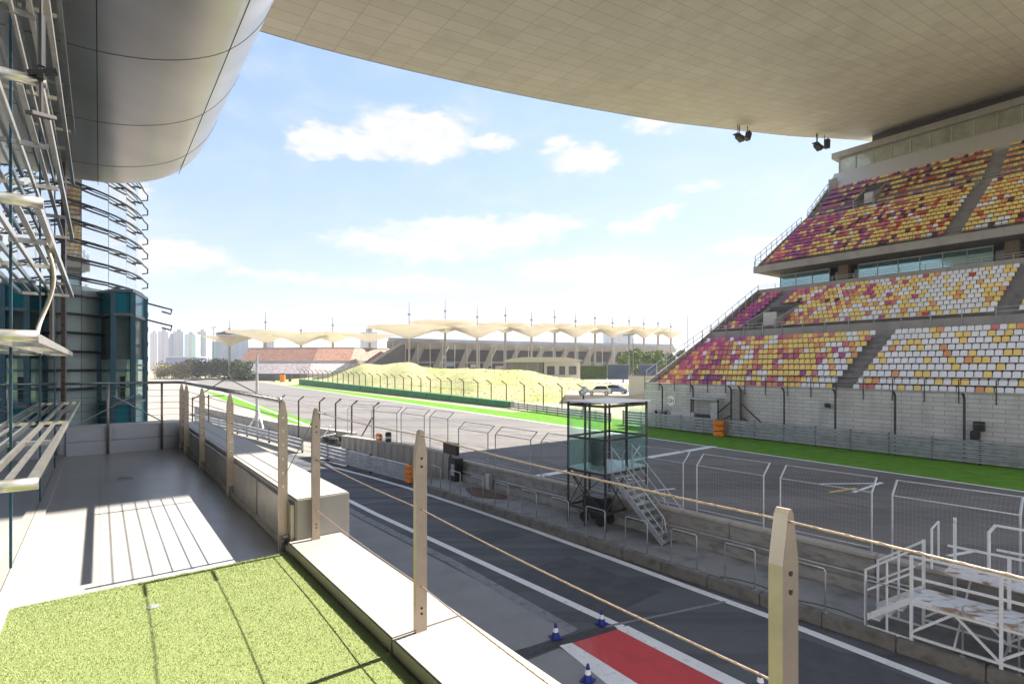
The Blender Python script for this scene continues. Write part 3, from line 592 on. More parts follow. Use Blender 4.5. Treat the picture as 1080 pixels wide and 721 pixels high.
for k, u in enumerate(us):
    for i in range(len(sp)): mb.v.append(podp(u, i, shr[k]))
n_ = len(sp)
for k in range(len(us) - 1):
    for i in range(n_ - 1): mb.f.append((k * n_ + i, k * n_ + i + 1, (k + 1) * n_ + i + 1, (k + 1) * n_ + i)); mb.mi.append(0)
mb.f.append(tuple((len(us) - 1) * n_ + i for i in range(n_))); mb.mi.append(0)
hull = mb.build('hull', M['pod'], pod, smooth=True)
def seam_u(v0):
    i = min(range(len(sp)), key=lambda j: abs(sp[j][0] - v0) + (9 if sp[j][1] > 12 else 0)); v, z = sp[i]; return v, z
mb = MB()
for v0 in (0.0, 1.36):
    v, z = seam_u(v0); mb.bar(T(-9, v, z - .001), T(13.85, v, z - .001), .009, .008)
for u in (-2.5, .4, 3.1, 5.6, 8.0, 10.3, 12.5):
    mb.tube([T(u, v, z) for v, z in sp if z < 13], .0045, 5)
mb.build('panel_seam', M['gap'], pod)

# big wing roof across the track
hh = [(-30, 19.4), (-10, 19.1), (0, 19.05), (7.1, 19.2), (12.6, 19.75), (20.1, 20.7), (28.9, 22.0), (45, 24.8), (59.6, 27.9), (74, 31.0), (90, 34.9), (110, 39.5), (125, 43)]
def rh(v):
    for (a, za), (b_, zb) in zip(hh, hh[1:]):
        if a <= v <= b_: return H + za + (zb - za) * (v - a) / (b_ - a)
    return H + hh[-1][1]
def rh_s(v): return sum(rh(max(-30, min(125, v + o))) for o in (-4, -2, 0, 2, 4)) / 5
def unear(v): return 7.45 if v < 27 else max(-6.0, 7.45 - (v - 27) * .62)
wing = thing('wing_roof', 'vast beige panelled wing roof spanning the track high overhead', 'roof', T(20, 40, 30))
mb = MB(); vs = [-12 + 2.0 * k for k in range(68)]
for v in vs:
    un = unear(v); z = rh_s(v); mb.v += [T(un + (33 - un) * t / 6, v, z) for t in range(7)]
for k in range(len(vs) - 1):
    for t in range(6): a = k * 7 + t; mb.f.append((a, a + 1, a + 8, a + 7)); mb.mi.append(0)
def ruv(p): return (p.dot(T.v), p.dot(T.u))
mb.build('soffit', M['roof'], wing, smooth=True, uv=ruv, solid_normals=False)
mb = MB()
for v in vs:
    un = unear(v); z = rh_s(v)
    mb.v += [T(33.02, v, z - .02), T(33.25, v, z + .25), T(33.1, v, z + .9), T(30, v, z + 2.4), T((un + 33) / 2, v, z + 3.4), T(un + 3, v, z + 2.2), T(un - .02, v, z - .02)]
for k in range(len(vs) - 1):
    for t in range(6): a = k * 7 + t; mb.f.append((a, a + 1, a + 8, a + 7)); mb.mi.append(0)
mb.build('roof_skin', M['rooftop'], wing, smooth=True)
def speaker_cluster(px, lab, flip):
    k = (px - 540) / F; u = 31.6; d = u / (.7897 - .6135 * k); p = Vector((k * d, d, 0)); v = p.dot(T.v); z = rh_s(v)
    q = thing('hanging_loudspeaker', lab, 'loudspeaker', T(u, v, z), 'loudspeaker clusters hung under the wing roof')
    s_ = d / 62
    for dv, du, ln in ((-1.0, 0, 1.5), (-.3, .2, 1.6), (.8, -.2, 1.2)): MB().tube([T(u + du, v + dv * s_, z), T(u + du, v + dv * s_, z - ln * s_)], .05, 6).build('hanger', M['darkpost'], q)
    MB().box(T, (u - .3, u + .3), (v - 1.6 * s_, v + 1.0 * s_), (z - 1.5 * s_, z - 1.42 * s_)).build('mounting_frame', M['darkpost'], q)
    c0 = T(u, v - .6 * s_, z - 1.65 * s_)
    def spk(c_, tilt, sc_):
        sc_ *= .55
        fx = (T.v * math.cos(tilt) + Vector((0, 0, math.sin(tilt)))); fy = Vector((0, 0, math.cos(tilt))) - T.v * math.sin(tilt)
        pts = [c_ + fx * a * sc_ + fy * b_ * sc_ for a, b_ in ((-1, -.4), (.9, -.55), (1, .5), (-1, .4))]
        return MB().prism([p_ - T.u * .5 * sc_ for p_ in pts], T.u * sc_)
    spk(c0, R(-12), 1.0 * s_).build('horn', M['darkpost'], q)
    b_ = spk(T(u, v + (1.3 if not flip else 1.9) * s_, z - (.95 if not flip else .7) * s_), R(70) if not flip else R(88), .95 * s_); b_.build('speaker_box', M['black'], q)
speaker_cluster(783, 'black loudspeaker cluster hung from the wing roof, left of the pair', False)
speaker_cluster(865, 'black loudspeaker cluster hung from the wing roof nearer the grandstand', True)

# ------------------------------------------------------------------ pit wall side
PZ = .30
plat = MB().box(L, (-14, 21.6), (.30, 2.28), (0, PZ)); struct(plat, 'pit_wall_platform', M['platform'])
kb = MB()
for k in range(24): kb.box(L, (-14 + 1.5 * k, -12.515 + 1.5 * k), (0, .298), (0, PZ + .02))
struct(kb, 'kerb', M['kerb'], bevel=.02)
pw = thing('pit_wall', 'long low stained concrete pit wall carrying the mesh fence panels', 'wall', L(4, 2.4, 0))
for k in range(9): MB().box(L, (-14 + 4 * k, -10.012 + 4 * k), (2.285, 2.58), (0, 1.24)).build('wall_block', M['wall'], pw, bevel=.015)
for k in range(9): MB().box(L, (-14 + 4 * k, -10.01 + 4 * k), (2.25, 2.62), (1.243, 1.34)).build('coping', M['cap'], pw, bevel=.015)
MB().box(L, (-14, 21), (2.12, 2.283), (PZ + .002, .62)).build('plinth', M['wall'], pw, bevel=.02)
MB().tube([L(-14, 2.16, .80), L(21, 2.16, .80)], .035, 8).build('conduit', M['galvdull'], pw)

def fence_panel(name, pa, pb, zb, label, hgt=1.62, away=None, m='galv', dens=.085):
    """free-standing frame of tube with wire mesh, top cranked towards the track"""
    pa, pb = Vector((pa.x, pa.y, zb)), Vector((pb.x, pb.y, zb)); up = Vector((0, 0, 1)); t = (pb - pa).normalized()
    aw = Vector((-t.y, t.x, 0)) * (1 if away is None else away)
    if aw.y < 0: aw = -aw
    q = thing('catch_fence_panel', label, 'fence panel', (pa + pb) / 2, 'cranked mesh panels on the pit wall')
    crank = aw * .42 + up * .34; hy = up * hgt
    for p in (pa, pb): MB().tube([p, p + hy, p + hy + crank], .026, 8).build('post', M[m], q)
    for a in (up * .14, hy, hy + crank): MB().tube([pa + a, pb + a], .017, 6).build('rail', M[m], q)
    mb = MB(); ln = (pb - pa).length; n = int(ln / dens)
    for k in range(1, n):
        p = pa + t * ln * k / n; mb.bar(p + up * .14, p + hy, .0018, .0018); mb.bar(p + hy, p + hy + crank, .0018, .0018)
    for k in range(1, 12): mb.bar(pa + up * (.14 + (hgt - .14) * k / 12), pb + up * (.14 + (hgt - .14) * k / 12), .0018, .0018)
    for k in (1, 2): mb.bar(pa + hy + crank * k / 3, pb + hy + crank * k / 3, .0018, .0018)
    mb.build('wire_mesh', M['wire'], q)
    return q
spans = [(-.76, 1.66), (2.12, 4.48), (4.98, 7.23), (7.75, 9.85), (10.35, 12.4), (12.9, 14.9), (15.6, 18.2), (18.8, 21.4)]
names = ['galvanised mesh panel on the pit wall behind the white staging', 'galvanised mesh panel on the pit wall over the yellow grid mark, next to the staging', 'galvanised mesh panel on the pit wall right of the stair tower',
         'galvanised mesh panel on the pit wall just beside the foot of the tower stairs', 'galvanised mesh panel on the pit wall directly behind the glass stair tower', 'galvanised mesh panel on the pit wall immediately left of the stair tower',
         'galvanised mesh panel on the pit wall, second left of the stair tower', 'galvanised mesh panel at the far end of the pit wall by the black marshal box']
for (a, b_), lab in zip(spans, names): fence_panel('p', L(a, 2.45), L(b_, 2.45), 1.34, lab, m='galv' if a < 9 else 'galvdull')

# second concrete wall at the pit entry with ribbed face
b1, b2, b3 = G(360, 459, 1.5), G(437, 470, 1.5), L(21.9, 2.45, 1.5)
rw = thing('ribbed_concrete_wall', 'ribbed grey concrete wall behind the steel crash barrier at pit entry', 'wall', (b1 + b2) / 2 * 1)
rw.location.z = 0
def wallrun(mb, pts, th, z0, z1, fr=None):
    for p, q in zip(pts, pts[1:]):
        p, q = Vector((p.x, p.y, 0)), Vector((q.x, q.y, 0)); t = (q - p).normalized(); x = Vector((-t.y, t.x, 0)); x = x if x.y > 0 else -x
        mb.hexa([p + Vector((0, 0, z0)), q + Vector((0, 0, z0)), q + x * th + Vector((0, 0, z0)), p + x * th + Vector((0, 0, z0)), p + Vector((0, 0, z1)), q + Vector((0, 0, z1)), q + x * th + Vector((0, 0, z1)), p + x * th + Vector((0, 0, z1))])
    return mb
wallrun(MB(), [b1, b2, b3], .35, 0, 1.42).build('wall_body', M['ribwall'], rw)
wallrun(MB(), [b1 + Vector((0, -.03, 0)), b2 + Vector((0, -.03, 0)), b3 + Vector((0, -.03, 0))], .41, 1.422, 1.5).build('coping', M['cap'], rw)
mb = MB()
for p, q in ((b1, b2), (b2, b3)):
    n = max(3, int((q - p).length / .62))
    for k in range(n):
        c_ = p.lerp(q, (k + .5) / n); t = (q - p).normalized(); mb.bar(Vector((c_.x, c_.y, .0)) - Vector((-t.y, t.x, 0)) * -.02, Vector((c_.x, c_.y, 1.41)) - Vector((-t.y, t.x, 0)) * -.02, .16, .12)
mb.build('rib', M['ribwall'], rw)
def onwall(px):
    k = (px - 540) / F
    for p, q in ((b1, b2), (b2, b3)):
        # X = k*d on segment
        den = (q.x - p.x) - k * (q.y - p.y); t = (k * p.y - p.x) / den if abs(den) > 1e-9 else 0
        if -.05 <= t <= 1.05: return p.lerp(q, t) + Vector((0, .15, 0))
    return b3
for pa, pb, lab in ((366, 391, 'galvanised mesh panel at the far left end of the ribbed wall'), (394, 418, 'galvanised mesh panel on the ribbed wall beside the orange marker'), (422.5, 447, 'galvanised mesh panel on the ribbed wall just behind the second ledge post'), (453, 472, 'galvanised mesh panel on the right end of the ribbed wall')):
    fence_panel('p', onwall(pa), onwall(pb), 1.5, lab, hgt=1.9, m='galvdull')
q = thing('orange_marker', 'orange plastic marker block on top of the ribbed wall', 'marker', onwall(399) + Vector((0, -.02, 0)))
o_ = onwall(399); MB().box(Frame(o_, L.u, L.v), (-.3, .3), (-.12, .12), (1.502, 1.95)).build('block', M['orange'], q, bevel=.06)
MB().box(Frame(o_, L.u, L.v), (-.31, .31), (-.125, .125), (1.66, 1.75)).build('band', M['conewhite'], q)
q = thing('dark_bollard', 'dark banded bollard drum on the ribbed wall right of the orange marker', 'bollard', onwall(409) * 1)
o_ = onwall(409); MB().lathe((o_.x, o_.y, 1.502), [(.17, 0), (.2, .05), (.2, .55), (.14, .62)], 12).build('drum', M['darkpost'], q); MB().lathe((o_.x, o_.y, 1.502), [(.206, .22), (.206, .36)], 12).build('band', M['galv'], q)

def armco(name, pts, rows, z0, z1, label, orange_end=False, posts=True, m='galvdull'):
    q = thing('crash_barrier', label, 'crash barrier', Vector((pts[0].x, pts[0].y, 0)))
    hgt = (z1 - z0) / rows
    for r in range(rows):
        mb = MB(); za = z0 + r * hgt; pr = [(.06, .06), (0, .10), (0, .30), (.06, .42), (.06, .54), (0, .66), (0, .84), (.06, .88), (.10, .88), (.10, .06)]; npr = len(pr)
        for k, a in enumerate(pts):
            t = (pts[min(k + 1, len(pts) - 1)] - pts[max(k - 1, 0)]); t.z = 0; t.normalize(); x = Vector((-t.y, t.x, 0)); x = x if x.y > 0 else -x
            mb.v += [Vector((a.x, a.y, 0)) + x * o + Vector((0, 0, za + f * hgt)) for o, f in pr]
        for k in range(len(pts) - 1):
            for j in range(npr): j2 = (j + 1) % npr; mb.f.append((k * npr + j, k * npr + j2, (k + 1) * npr + j2, (k + 1) * npr + j)); mb.mi.append(0)
        mb.f += [tuple(range(npr))[::-1], tuple((len(pts) - 1) * npr + j for j in range(npr))]; mb.mi += [0, 0]
        mb.build('rail', M[m], q)
    if posts:
        tot = sum((b_ - a).length for a, b_ in zip(pts, pts[1:])); mb = MB(); n = int(tot / 4) + 1
        for a, b_ in zip(pts, pts[1:]):
            k_ = max(1, int((b_ - a).length / 2.5))
            for k in range(k_ + 1):
                c_ = a.lerp(b_, k / k_); mb.bar(Vector((c_.x, c_.y + .16, 0)), Vector((c_.x, c_.y + .16, z1 + .03)), .09, .12)
        mb.build('post', M['darkpost'], q)
    if orange_end:
        e = pts[-1]; t = Vector((e.x - pts[-2].x, e.y - pts[-2].y, 0)).normalized()
        for r in range(rows):
            mb = MB(); zc = z0 + (r + .5) * hgt; c_ = Vector((e.x, e.y, zc)); mb.bar(c_ - t * .35 + Vector((0, -.05, 0)), c_ + t * .22 + Vector((0, -.05, 0)), .2, hgt * .86); mb.build('end_cap', M['orange'], q, bevel=.04)
    return q
armco('a', [G(330, 481), G(345, 486), G(390, 499), G(432, 511)], 4, .12, 1.08, 'four-rail steel crash barrier with orange end caps at pit entry', True)
armco('a', [G(205, 446), G(240, 455), G(283, 467), G(318, 477.5)], 3, .15, 1.05, 'three-rail steel crash barrier across the pit entry, left of the orange-capped one')
q = thing('debris_pile', 'heap of white and black wheel parts at the crash barrier\'s left end', 'debris', G(350, 470))
for px, py, r_, m in ((345, 470, .38, 'black'), (352, 472, .42, 'tyre'), (357, 469, .34, 'tyre')):
    c_ = G(px, py); MB().lathe(c_, [(r_ * .6, .3), (r_, .36), (r_, .72), (r_ * .6, .8)], 12).build('wheel', M[m], q)
    if px == 345: MB().bar(c_ + Vector((-.3, 0, .8)), c_ + Vector((.25, .1, 1.6)), .22, .06).bar(c_ + Vector((-.5, 0, .7)), c_ + Vector((.6, .2, .95)), .25, .08).build('white_board', M['conewhite'], q)

# marshal box with black screen
q = thing('marshal_cabinet', 'black monitor and cabinet at the far end of the pit wall', 'cabinet', L(21.4, 1.4, PZ))
MB().box(L, (20.6, 21.3), (1.7, 2.2), (PZ, 1.5)).build('cabinet', M['black'], q, bevel=.03)
MB().box(L, (20.8, 22.1), (1.9, 2.1), (1.62, 2.25)).build('monitor', M['black'], q, bevel=.02)
MB().box(L, (20.7, 21.0), (1.68, 1.70), (.6, 1.2)).build('panel', M['galvdull'], q)
MB().tube([L(21.5, 2.0, PZ), L(21.5, 2.0, 1.62)], .04, 8).build('stand_pole', M['darkpost'], q)
q = MB(); rnd2 = random.Random(2)
q.prism([L(17.6 + 1.5 * math.cos(a), 1.35 + (.55 + .15 * math.sin(3 * a)) * math.sin(a), PZ + .003) for a in [i * math.pi / 9 for i in range(18)]], (0, 0, .03)); o_ = q.build('dirt_patch', mat('brown_dirt', (.11, .075, .055), .95, var=.3, scale=5), None, origin=L(17.6, 1.35, PZ)); tag(o_, 'brown heap of dirt spread on the platform by the marshal cabinet', 'dirt', kind='stuff')
mbp = MB(); mbp.box(L, (18.0, 18.3), (1.9, 2.1), (PZ, 1.05)); o_ = mbp.build('junction_box', M['galv'], None, origin=L(18.1, 2, PZ), bevel=.02); tag(o_, 'small grey junction box on the platform against the pit wall', 'junction box')

# hoops along the platform edge
def hoop():
    h = thing('hoop_rail', '', 'rail', (0, 0, 0), 'inverted-U steel rails along the platform kerb')
    mb = MB().tube([Vector((-.425, 0, 0)), Vector((-.425, 0, 1.0)), Vector((-.39, 0, 1.06)), Vector((.39, 0, 1.06)), Vector((.425, 0, 1.0)), Vector((.425, 0, 0))], .02, 8); mb.build('tube', M['galvdull'], h, smooth=True)
    for s_ in (-1, 1): MB().lathe((s_ * .425, 0, 0), [(.05, 0), (.05, .012)], 10).build('foot_plate', M['galvdull'], h)
    return h
hp = hoop(); cs = [16.65 - 1.72 * k for k in range(15)] + [18.4, 20.1]
order = sorted(cs)
whr = {}
for i, a in enumerate(sorted(cs)):
    nm = 'third' 
    if a < -.2: lab = ('inverted-U rail in front of the white staging, %s from its stairs' % ORD[len([x for x in cs if a < x < -.2])])
    elif a < 7: lab = 'inverted-U rail on the kerb between staging and tower stairs, %s from the staging' % ORD[len([x for x in cs if -.2 <= x < a])]
    elif a < 12.5: lab = 'inverted-U rail on the kerb before the stair tower, %s from the stair foot' % ORD[len([x for x in cs if 7 <= x < a])]
    else: lab = 'inverted-U rail on the kerb left of the stair tower, %s from the tower' % ORD[len([x for x in cs if 12.5 <= x < a])]
    h = hp if i == 0 else copy_tree(hp)
    h.location = L(a, .17, PZ + .02); h.rotation_euler = (0, 0, ang(L)); h['label'] = lab
q = thing('chain_barrier', 'slack dark cable strung along the kerb before the white staging', 'cable', L(3, .2, PZ))
MB().tube([L(5.2 - .5 * k, .22, PZ + .06 + .10 * abs(math.sin(k * .8))) for k in range(9)], .014, 6).build('strand', M['darkpost'], q)

# stair tower on the pit wall
tg = thing('stair_tower', 'glass-walled observation tower with steel stairs straddling the pit wall', 'observation tower', L(11, 2.2, PZ))
ta0, ta1, tb0, tb1 = 10.05, 11.9, 1.05, 3.55; DZ, RZ = 2.45, 4.97
for a in (ta0, (ta0 + ta1) / 2 + .05, ta1):
    for b_ in (tb0, (tb0 + tb1) / 2, tb1):
        if a not in (ta0, ta1) and b_ not in (tb0, tb1): continue
        z0 = PZ if b_ < 2.2 else (1.342 if b_ < 2.6 else 0); MB().box(L, (a - .033, a + .033), (b_ - .033, b_ + .033), (z0, RZ)).build('leg', M['darkpost'], tg)
for z in (DZ - .1, 3.62, RZ - .12, .95):
    mb = MB()
    for b_ in (tb0, tb1): mb.bar(L(ta0, b_, z), L(ta1, b_, z), .05, .08)
    for a in (ta0, ta1): mb.bar(L(a, tb0, z), L(a, tb1, z), .05, .08)
    mb.build('beam', M['darkpost'], tg)
MB().box(L, (ta0, ta1), (tb0, tb1), (DZ - .05, DZ)).build('deck', M['galv'], tg)
mb = MB().box(L, (ta0 - .12, ta1 + .12), (tb0 - .15, tb1 + .15), (RZ, RZ + .04)); mb.build('roof_sheet', M['conewhite'], tg)
for b_, (aa, ab) in ((tb0 - .06, (ta0 + .06, ta1 - .06)), (tb1 + .06, (ta0 + .06, ta1 - .06))):
    mb_ = (aa + ab) / 2
    for s0, s1 in ((aa, mb_ - .02), (mb_ + .02, ab)):
        MB().box(L, (s0, s1), (b_ - .006, b_ + .006), (DZ + .02, 3.58)).build('lower_glass', M['green_glass_dark'], tg)
        MB().box(L, (s0, s1), (b_ - .006, b_ + .006), (3.66, RZ - .25)).build('upper_glass', M['green_glass'], tg)
for a in (ta0 - .06, ta1 + .06):
    for s0, s1 in ((tb0 + .06, 2.28), (2.33, tb1 - .06)):
        if a < ta0 and s0 < 2: 
            continue
        MB().box(L, (a - .006, a + .006), (s0, s1), (DZ + .02, 3.58)).build('lower_glass', M['green_glass_dark'], tg)
        MB().box(L, (a - .006, a + .006), (s0, s1), (3.66, RZ - .25)).build('upper_glass', M['green_glass'], tg)
mb = MB()
for a, b_ in ((ta0, tb0), (ta1, tb0)): mb.bar(L(a, b_, DZ - .1), L(a, b_ + 1.2, .9), .03, .03).bar(L(a, b_ + 1.2, DZ - .1), L(a, b_, .9), .03, .03)
mb.bar(L(ta0, tb0, DZ - .1), L(ta1, tb0, .9), .03, .03).bar(L(ta1, tb0, DZ - .1), L(ta0, tb0, .9), .03, .03)
mb.build('cross_brace', M['darkpost'], tg)
MB().box(L, (11.0, 11.5), (1.9, 2.3), (DZ + .01, 3.4)).build('control_box', M['darkpost'], tg, bevel=.02)
st = MB().bar(L(10.0, 1.30, DZ - .08), L(7.78, 1.30, PZ + .08), .04, .2).bar(L(10.0, 2.50, DZ - .08), L(7.78, 2.50, PZ + .08), .04, .2)
st = st.build('stair_flight', M['galv'], tg)
for k in range(10):
    t = (k + .5) / 10; a = 10.0 - 2.22 * t; z = DZ - (DZ - PZ) * (k + 1) / 10.5
    MB().box(L, (a - .12, a + .12), (1.33, 2.47), (z, z + .035)).build('tread', M['galv'], st)
for b_ in (1.30, 2.50):
    mb = MB(); up = Vector((0, 0, .95))
    mb.tube([L(10.0, b_, DZ + .95), L(7.75, b_, PZ + .95), L(7.66, b_, PZ + .5)], .02, 8); mb.tube([L(10.0, b_, DZ + .48), L(7.75, b_, PZ + .48)], .015, 6)
    for t in (.02, .33, .66, .98): mb.tube([L(10.0 - 2.22 * t, b_, DZ - (DZ - PZ) * t - .1), L(10.0 - 2.22 * t, b_, DZ - (DZ - PZ) * t + .95)], .018, 6)
    mb.build('stair_handrail', M['galv'], tg)
q = thing('trolley', 'dark equipment trolley with wheels under the stair tower deck', 'trolley', L(11, 1.7, PZ))
MB().box(L, (10.5, 11.5), (1.4, 2.0), (.75, 1.35)).build('case', M['black'], q, bevel=.04)
for a in (10.6, 11.4):
    for b_ in (1.42, 1.98): MB().tube([L(a, b_ - .04, PZ + .22), L(a, b_ + .04, PZ + .22)], .2, 14).build('wheel', M['tyre'], q)
MB().bar(L(10.5, 1.7, .7), L(11.5, 1.7, .7), .5, .06).build('chassis', M['darkpost'], q)
q = thing('roof_horn', 'small grey horn speaker on the tower\'s white roof', 'horn speaker', L(11.6, 1.6, RZ + .07))
o_ = L(11.6, 1.6, RZ + .07); MB().tube([o_, o_ + Vector((0, 0, .2))], .03, 8).build('stem', M['darkpost'], q)
MB().tube([o_ + Vector((-.14, -.05, .22)), o_ + Vector((.0, 0, .30)), o_ + Vector((.10, .05, .42))], .12, 12, r1=.15).build('horn_body', M['galv'], q)

# white staging with stairs, right foreground
sg = thing('white_staging', 'white painted rusty steel staging with stairs and rails by the pit wall', 'staging', L(-2, .8, PZ))
wm = M['whitemetal']
SZ, UZ = 1.20, 1.62
MB().box(L, (-7.0, .72), (.18, 1.15), (SZ - .05, SZ)).build('lower_deck', M['rustdeck'], sg)
MB().box(L, (-7.0, .40), (1.30, 2.15), (UZ - .05, UZ)).build('upper_deck', M['rustdeck'], sg)
for a in (.74, -.72, -2.2, -3.7, -5.2, -6.7):
    for b_, zt in ((.16, 2.18), (1.2, 2.3)):
        MB().box(L, (a - .03, a + .03), (b_ - .03, b_ + .03), (PZ, zt)).build('leg', wm, sg)
    MB().box(L, (a - .43, a - .37), (2.13, 2.19), (PZ, UZ + 1.1)).build('back_leg', wm, sg)
mb = MB()
for z in (.42, SZ - .08, 1.70, 2.16): mb.bar(L(.74, .16, z), L(-6.9, .16, z), .045, .05)
mb.build('front_rail', wm, sg)
mb = MB()
for z in (.45, SZ - .08, 1.75, 2.28): mb.bar(L(.74 if z < 1.5 else .30, 1.2, z), L(-6.9, 1.2, z), .04, .045)
mb.build('middle_rail', wm, sg)
mb = MB()
for z in (2.15, UZ + 1.08): mb.bar(L(-.4, 2.16, z), L(-6.9, 2.16, z), .045, .045)
mb.build('back_rail', wm, sg)
mb = MB()
for a0_, a1_ in ((.74, -.72), (-.72, -2.2), (-2.2, -3.7), (-3.7, -5.2), (-5.2, -6.7)):
    am = (a0_ + a1_) / 2
    mb.bar(L(a0_, .16, .5), L(am, .16, SZ - .06), .04, .05).bar(L(am, .16, SZ - .06), L(a1_, .16, .42), .04, .05)
    mb.bar(L(am, .16, .42), L(am, 2.1, UZ - .1), .035, .04); mb.bar(L(a1_, .16, .42), L(a1_, 2.1, .42), .035, .04)
    mb.bar(L(a0_, 1.2, .5), L(am, 1.2, SZ - .06), .035, .04).bar(L(am, 1.2, SZ - .06), L(a1_, 1.2, .42), .035, .04)
mb.build('diagonal_brace', wm, sg)
for k in range(4):
    z = PZ + .18 + .19 * k; a = 1.55 - .22 * k; MB().box(L, (a - .20, a + .02), (.24, 1.05), (z, z + .04)).build('step', wm, sg)
for b_ in (.18, 1.1):
    mb = MB().bar(L(1.62, b_, PZ + .02), L(.74, b_, PZ + .02), .04, .05).bar(L(1.62, b_, PZ), L(1.62, b_, 1.62), .04, .04, up=(1, 0, 0)).bar(L(1.62, b_, 1.60), L(.74, b_, 2.28), .04, .045).bar(L(1.62, b_, 1.12), L(.74, b_, 1.78), .035, .04).bar(L(1.62, b_, PZ + .2), L(.74, b_, SZ), .04, .12).bar(L(1.2, b_, PZ), L(1.2, b_, 1.95), .035, .035, up=(1, 0, 0))
    mb.build('stair_rail', wm, sg)
mb = MB().tube([L(.62, 1.35, UZ), L(.62, 1.35, 2.55), L(.62, 2.0, 2.60), L(.62, 2.0, UZ)], .025, 8); mb.build('end_hoop', wm, sg)
mb = MB().bar(L(-.38, 1.32, UZ), L(-.38, 1.32, 2.72), .045, .045, up=(1, 0, 0)); mb.bar(L(-.38, 1.32, 2.7), L(-.38, 2.16, 2.7), .045, .045); mb.build('gate_frame', wm, sg)

# cones in the pit lane
def cone():
    c_ = thing('traffic_cone', '', 'traffic cone', (0, 0, 0), 'blue and white cones by the red pit box')
    MB().box(W, (-.13, .13), (-.13, .13), (0, .025)).build('base', M['coneblue'], c_, bevel=.008)
    MB().lathe((0, 0, .025), [(.10, 0), (.075, .09), (.066, .12)], 16).build('lower_cone', M['coneblue'], c_, smooth=False)
    MB().lathe((0, 0, .025), [(.067, .12), (.047, .215)], 16).build('white_band', M['conewhite'], c_)
    MB().lathe((0, 0, .025), [(.046, .215), (.024, .315), (.018, .32)], 16).build('tip', M['coneblue'], c_)
    return c_
cn = cone()
for i, (px, py, lab) in enumerate(((586, 672, 'blue and white cone beside the drain channel, on grey concrete'), (634.5, 657.5, 'blue and white cone on the white line above the red box\'s corner'), (620, 717.5, 'blue and white cone left of the red box, nearest the ledge'), (802, 726, 'blue and white cone on dark asphalt beside the big near post'))):
    c_ = cn if i == 0 else copy_tree(cn); c_.location = G(px, py, .008); c_.rotation_euler.z = .3 * i + .4; c_['label'] = lab

# ------------------------------------------------------------------ left middle distance: fence, pole, guard wall
gw = thing('guard_wall', 'low grey concrete guard wall below the left bent fence posts', 'wall', G(280, 455))
gpts = [G(205, 436), G(250, 447), G(290, 456.5), G(335, 464), G(372, 470)]
wallrun(MB(), gpts, .4, 0, .98).build('wall_body', M['ribwall'], gw); wallrun(MB(), [p + Vector((0, -.03, 0)) for p in gpts], .46, .982, 1.05).build('coping', M['cap'], gw)
lf = thing('left_catch_fence', 'row of six dark cranked fence posts with cables left of the ribbed wall', 'fence', G(340, 460))
tops = []
for px, py in ((295, 420), (315, 421.5), (337, 423), (354, 424.5), (371, 426.5), (394, 428.5)):
    yb = HY + (py - HY) * 6.3 / 2.95; b_ = G(px, yb); mb = MB(); p1 = b_ + Vector((0, 0, 3.3)); d_ = (K.v * .45 + Vector((0, 0, .35)))
    mb.tube([b_, p1, p1 + d_], .07, 6); mb.build('post', M['brownpost'], lf); tops.append((b_, p1, p1 + d_))
for k in range(3):
    mb = MB()
    for (ba, pa, ta), (bb, pb, tb_) in zip(tops, tops[1:]):
        for f_ in ((.45, .72, .98)[k],): mb.bar(ba.lerp(pa, f_), bb.lerp(pb, f_), .018, .018)
    mb.build('cable', M['wire'], lf)
mb = MB()
for (ba, pa, ta), (bb, pb, tb_) in zip(tops, tops[1:]): mb.bar(ta, tb_, .03, .03)
mb.build('top_rail', M['galvdull'], lf)
(ba, pa, ta) = tops[-1]; MB().bar(Vector((ba.x - 1.6, ba.y + .8, .2)), pa + Vector((-.1, 0, -.8)), .08, .08).build('prop', M['brownpost'], lf)
lp = thing('steel_gantry', 'tall grey pole with triangular cantilever beam above the pit entry', 'gantry', G(271, 455.5))
b_ = G(271, 455.5); top = b_ + Vector((0, 0, 7.5)); MB().tube([b_, top], .15, 12, r1=.11).build('pole', M['galvdull'], lp)
pd = b_.y
def A_(px, py): return P(px, py, pd)
MB().tube([A_(270, 398.5), A_(240, 398.5), A_(194, 401.5)], .045, 6).build('beam', M['darkpost'], lp)
MB().tube([A_(239.5, 398.5), A_(270, 414)], .05, 6).build('brace', M['darkpost'], lp); MB().tube([A_(239.5, 398.5), A_(203, 421)], .05, 6).build('brace', M['darkpost'], lp)
for px in (203, 220): MB().tube([Vector((A_(px, 0).x, pd, 0)), A_(px, 416 if px == 220 else 419)], .06, 6).build('support_post', M['darkpost'], lp)
MB().tube([A_(203, 419), A_(237, 417)], .04, 6).build('tie', M['darkpost'], lp)
mb = MB().bar(b_ + Vector((.9, -.4, 0)), b_ + Vector((.1, 0, 2.2)), .14, .14).bar(b_ + Vector((-.9, -.4, 0)), b_ + Vector((-.1, 0, 1.6)), .14, .14); mb.build('prop', M['conewhite'], lp)

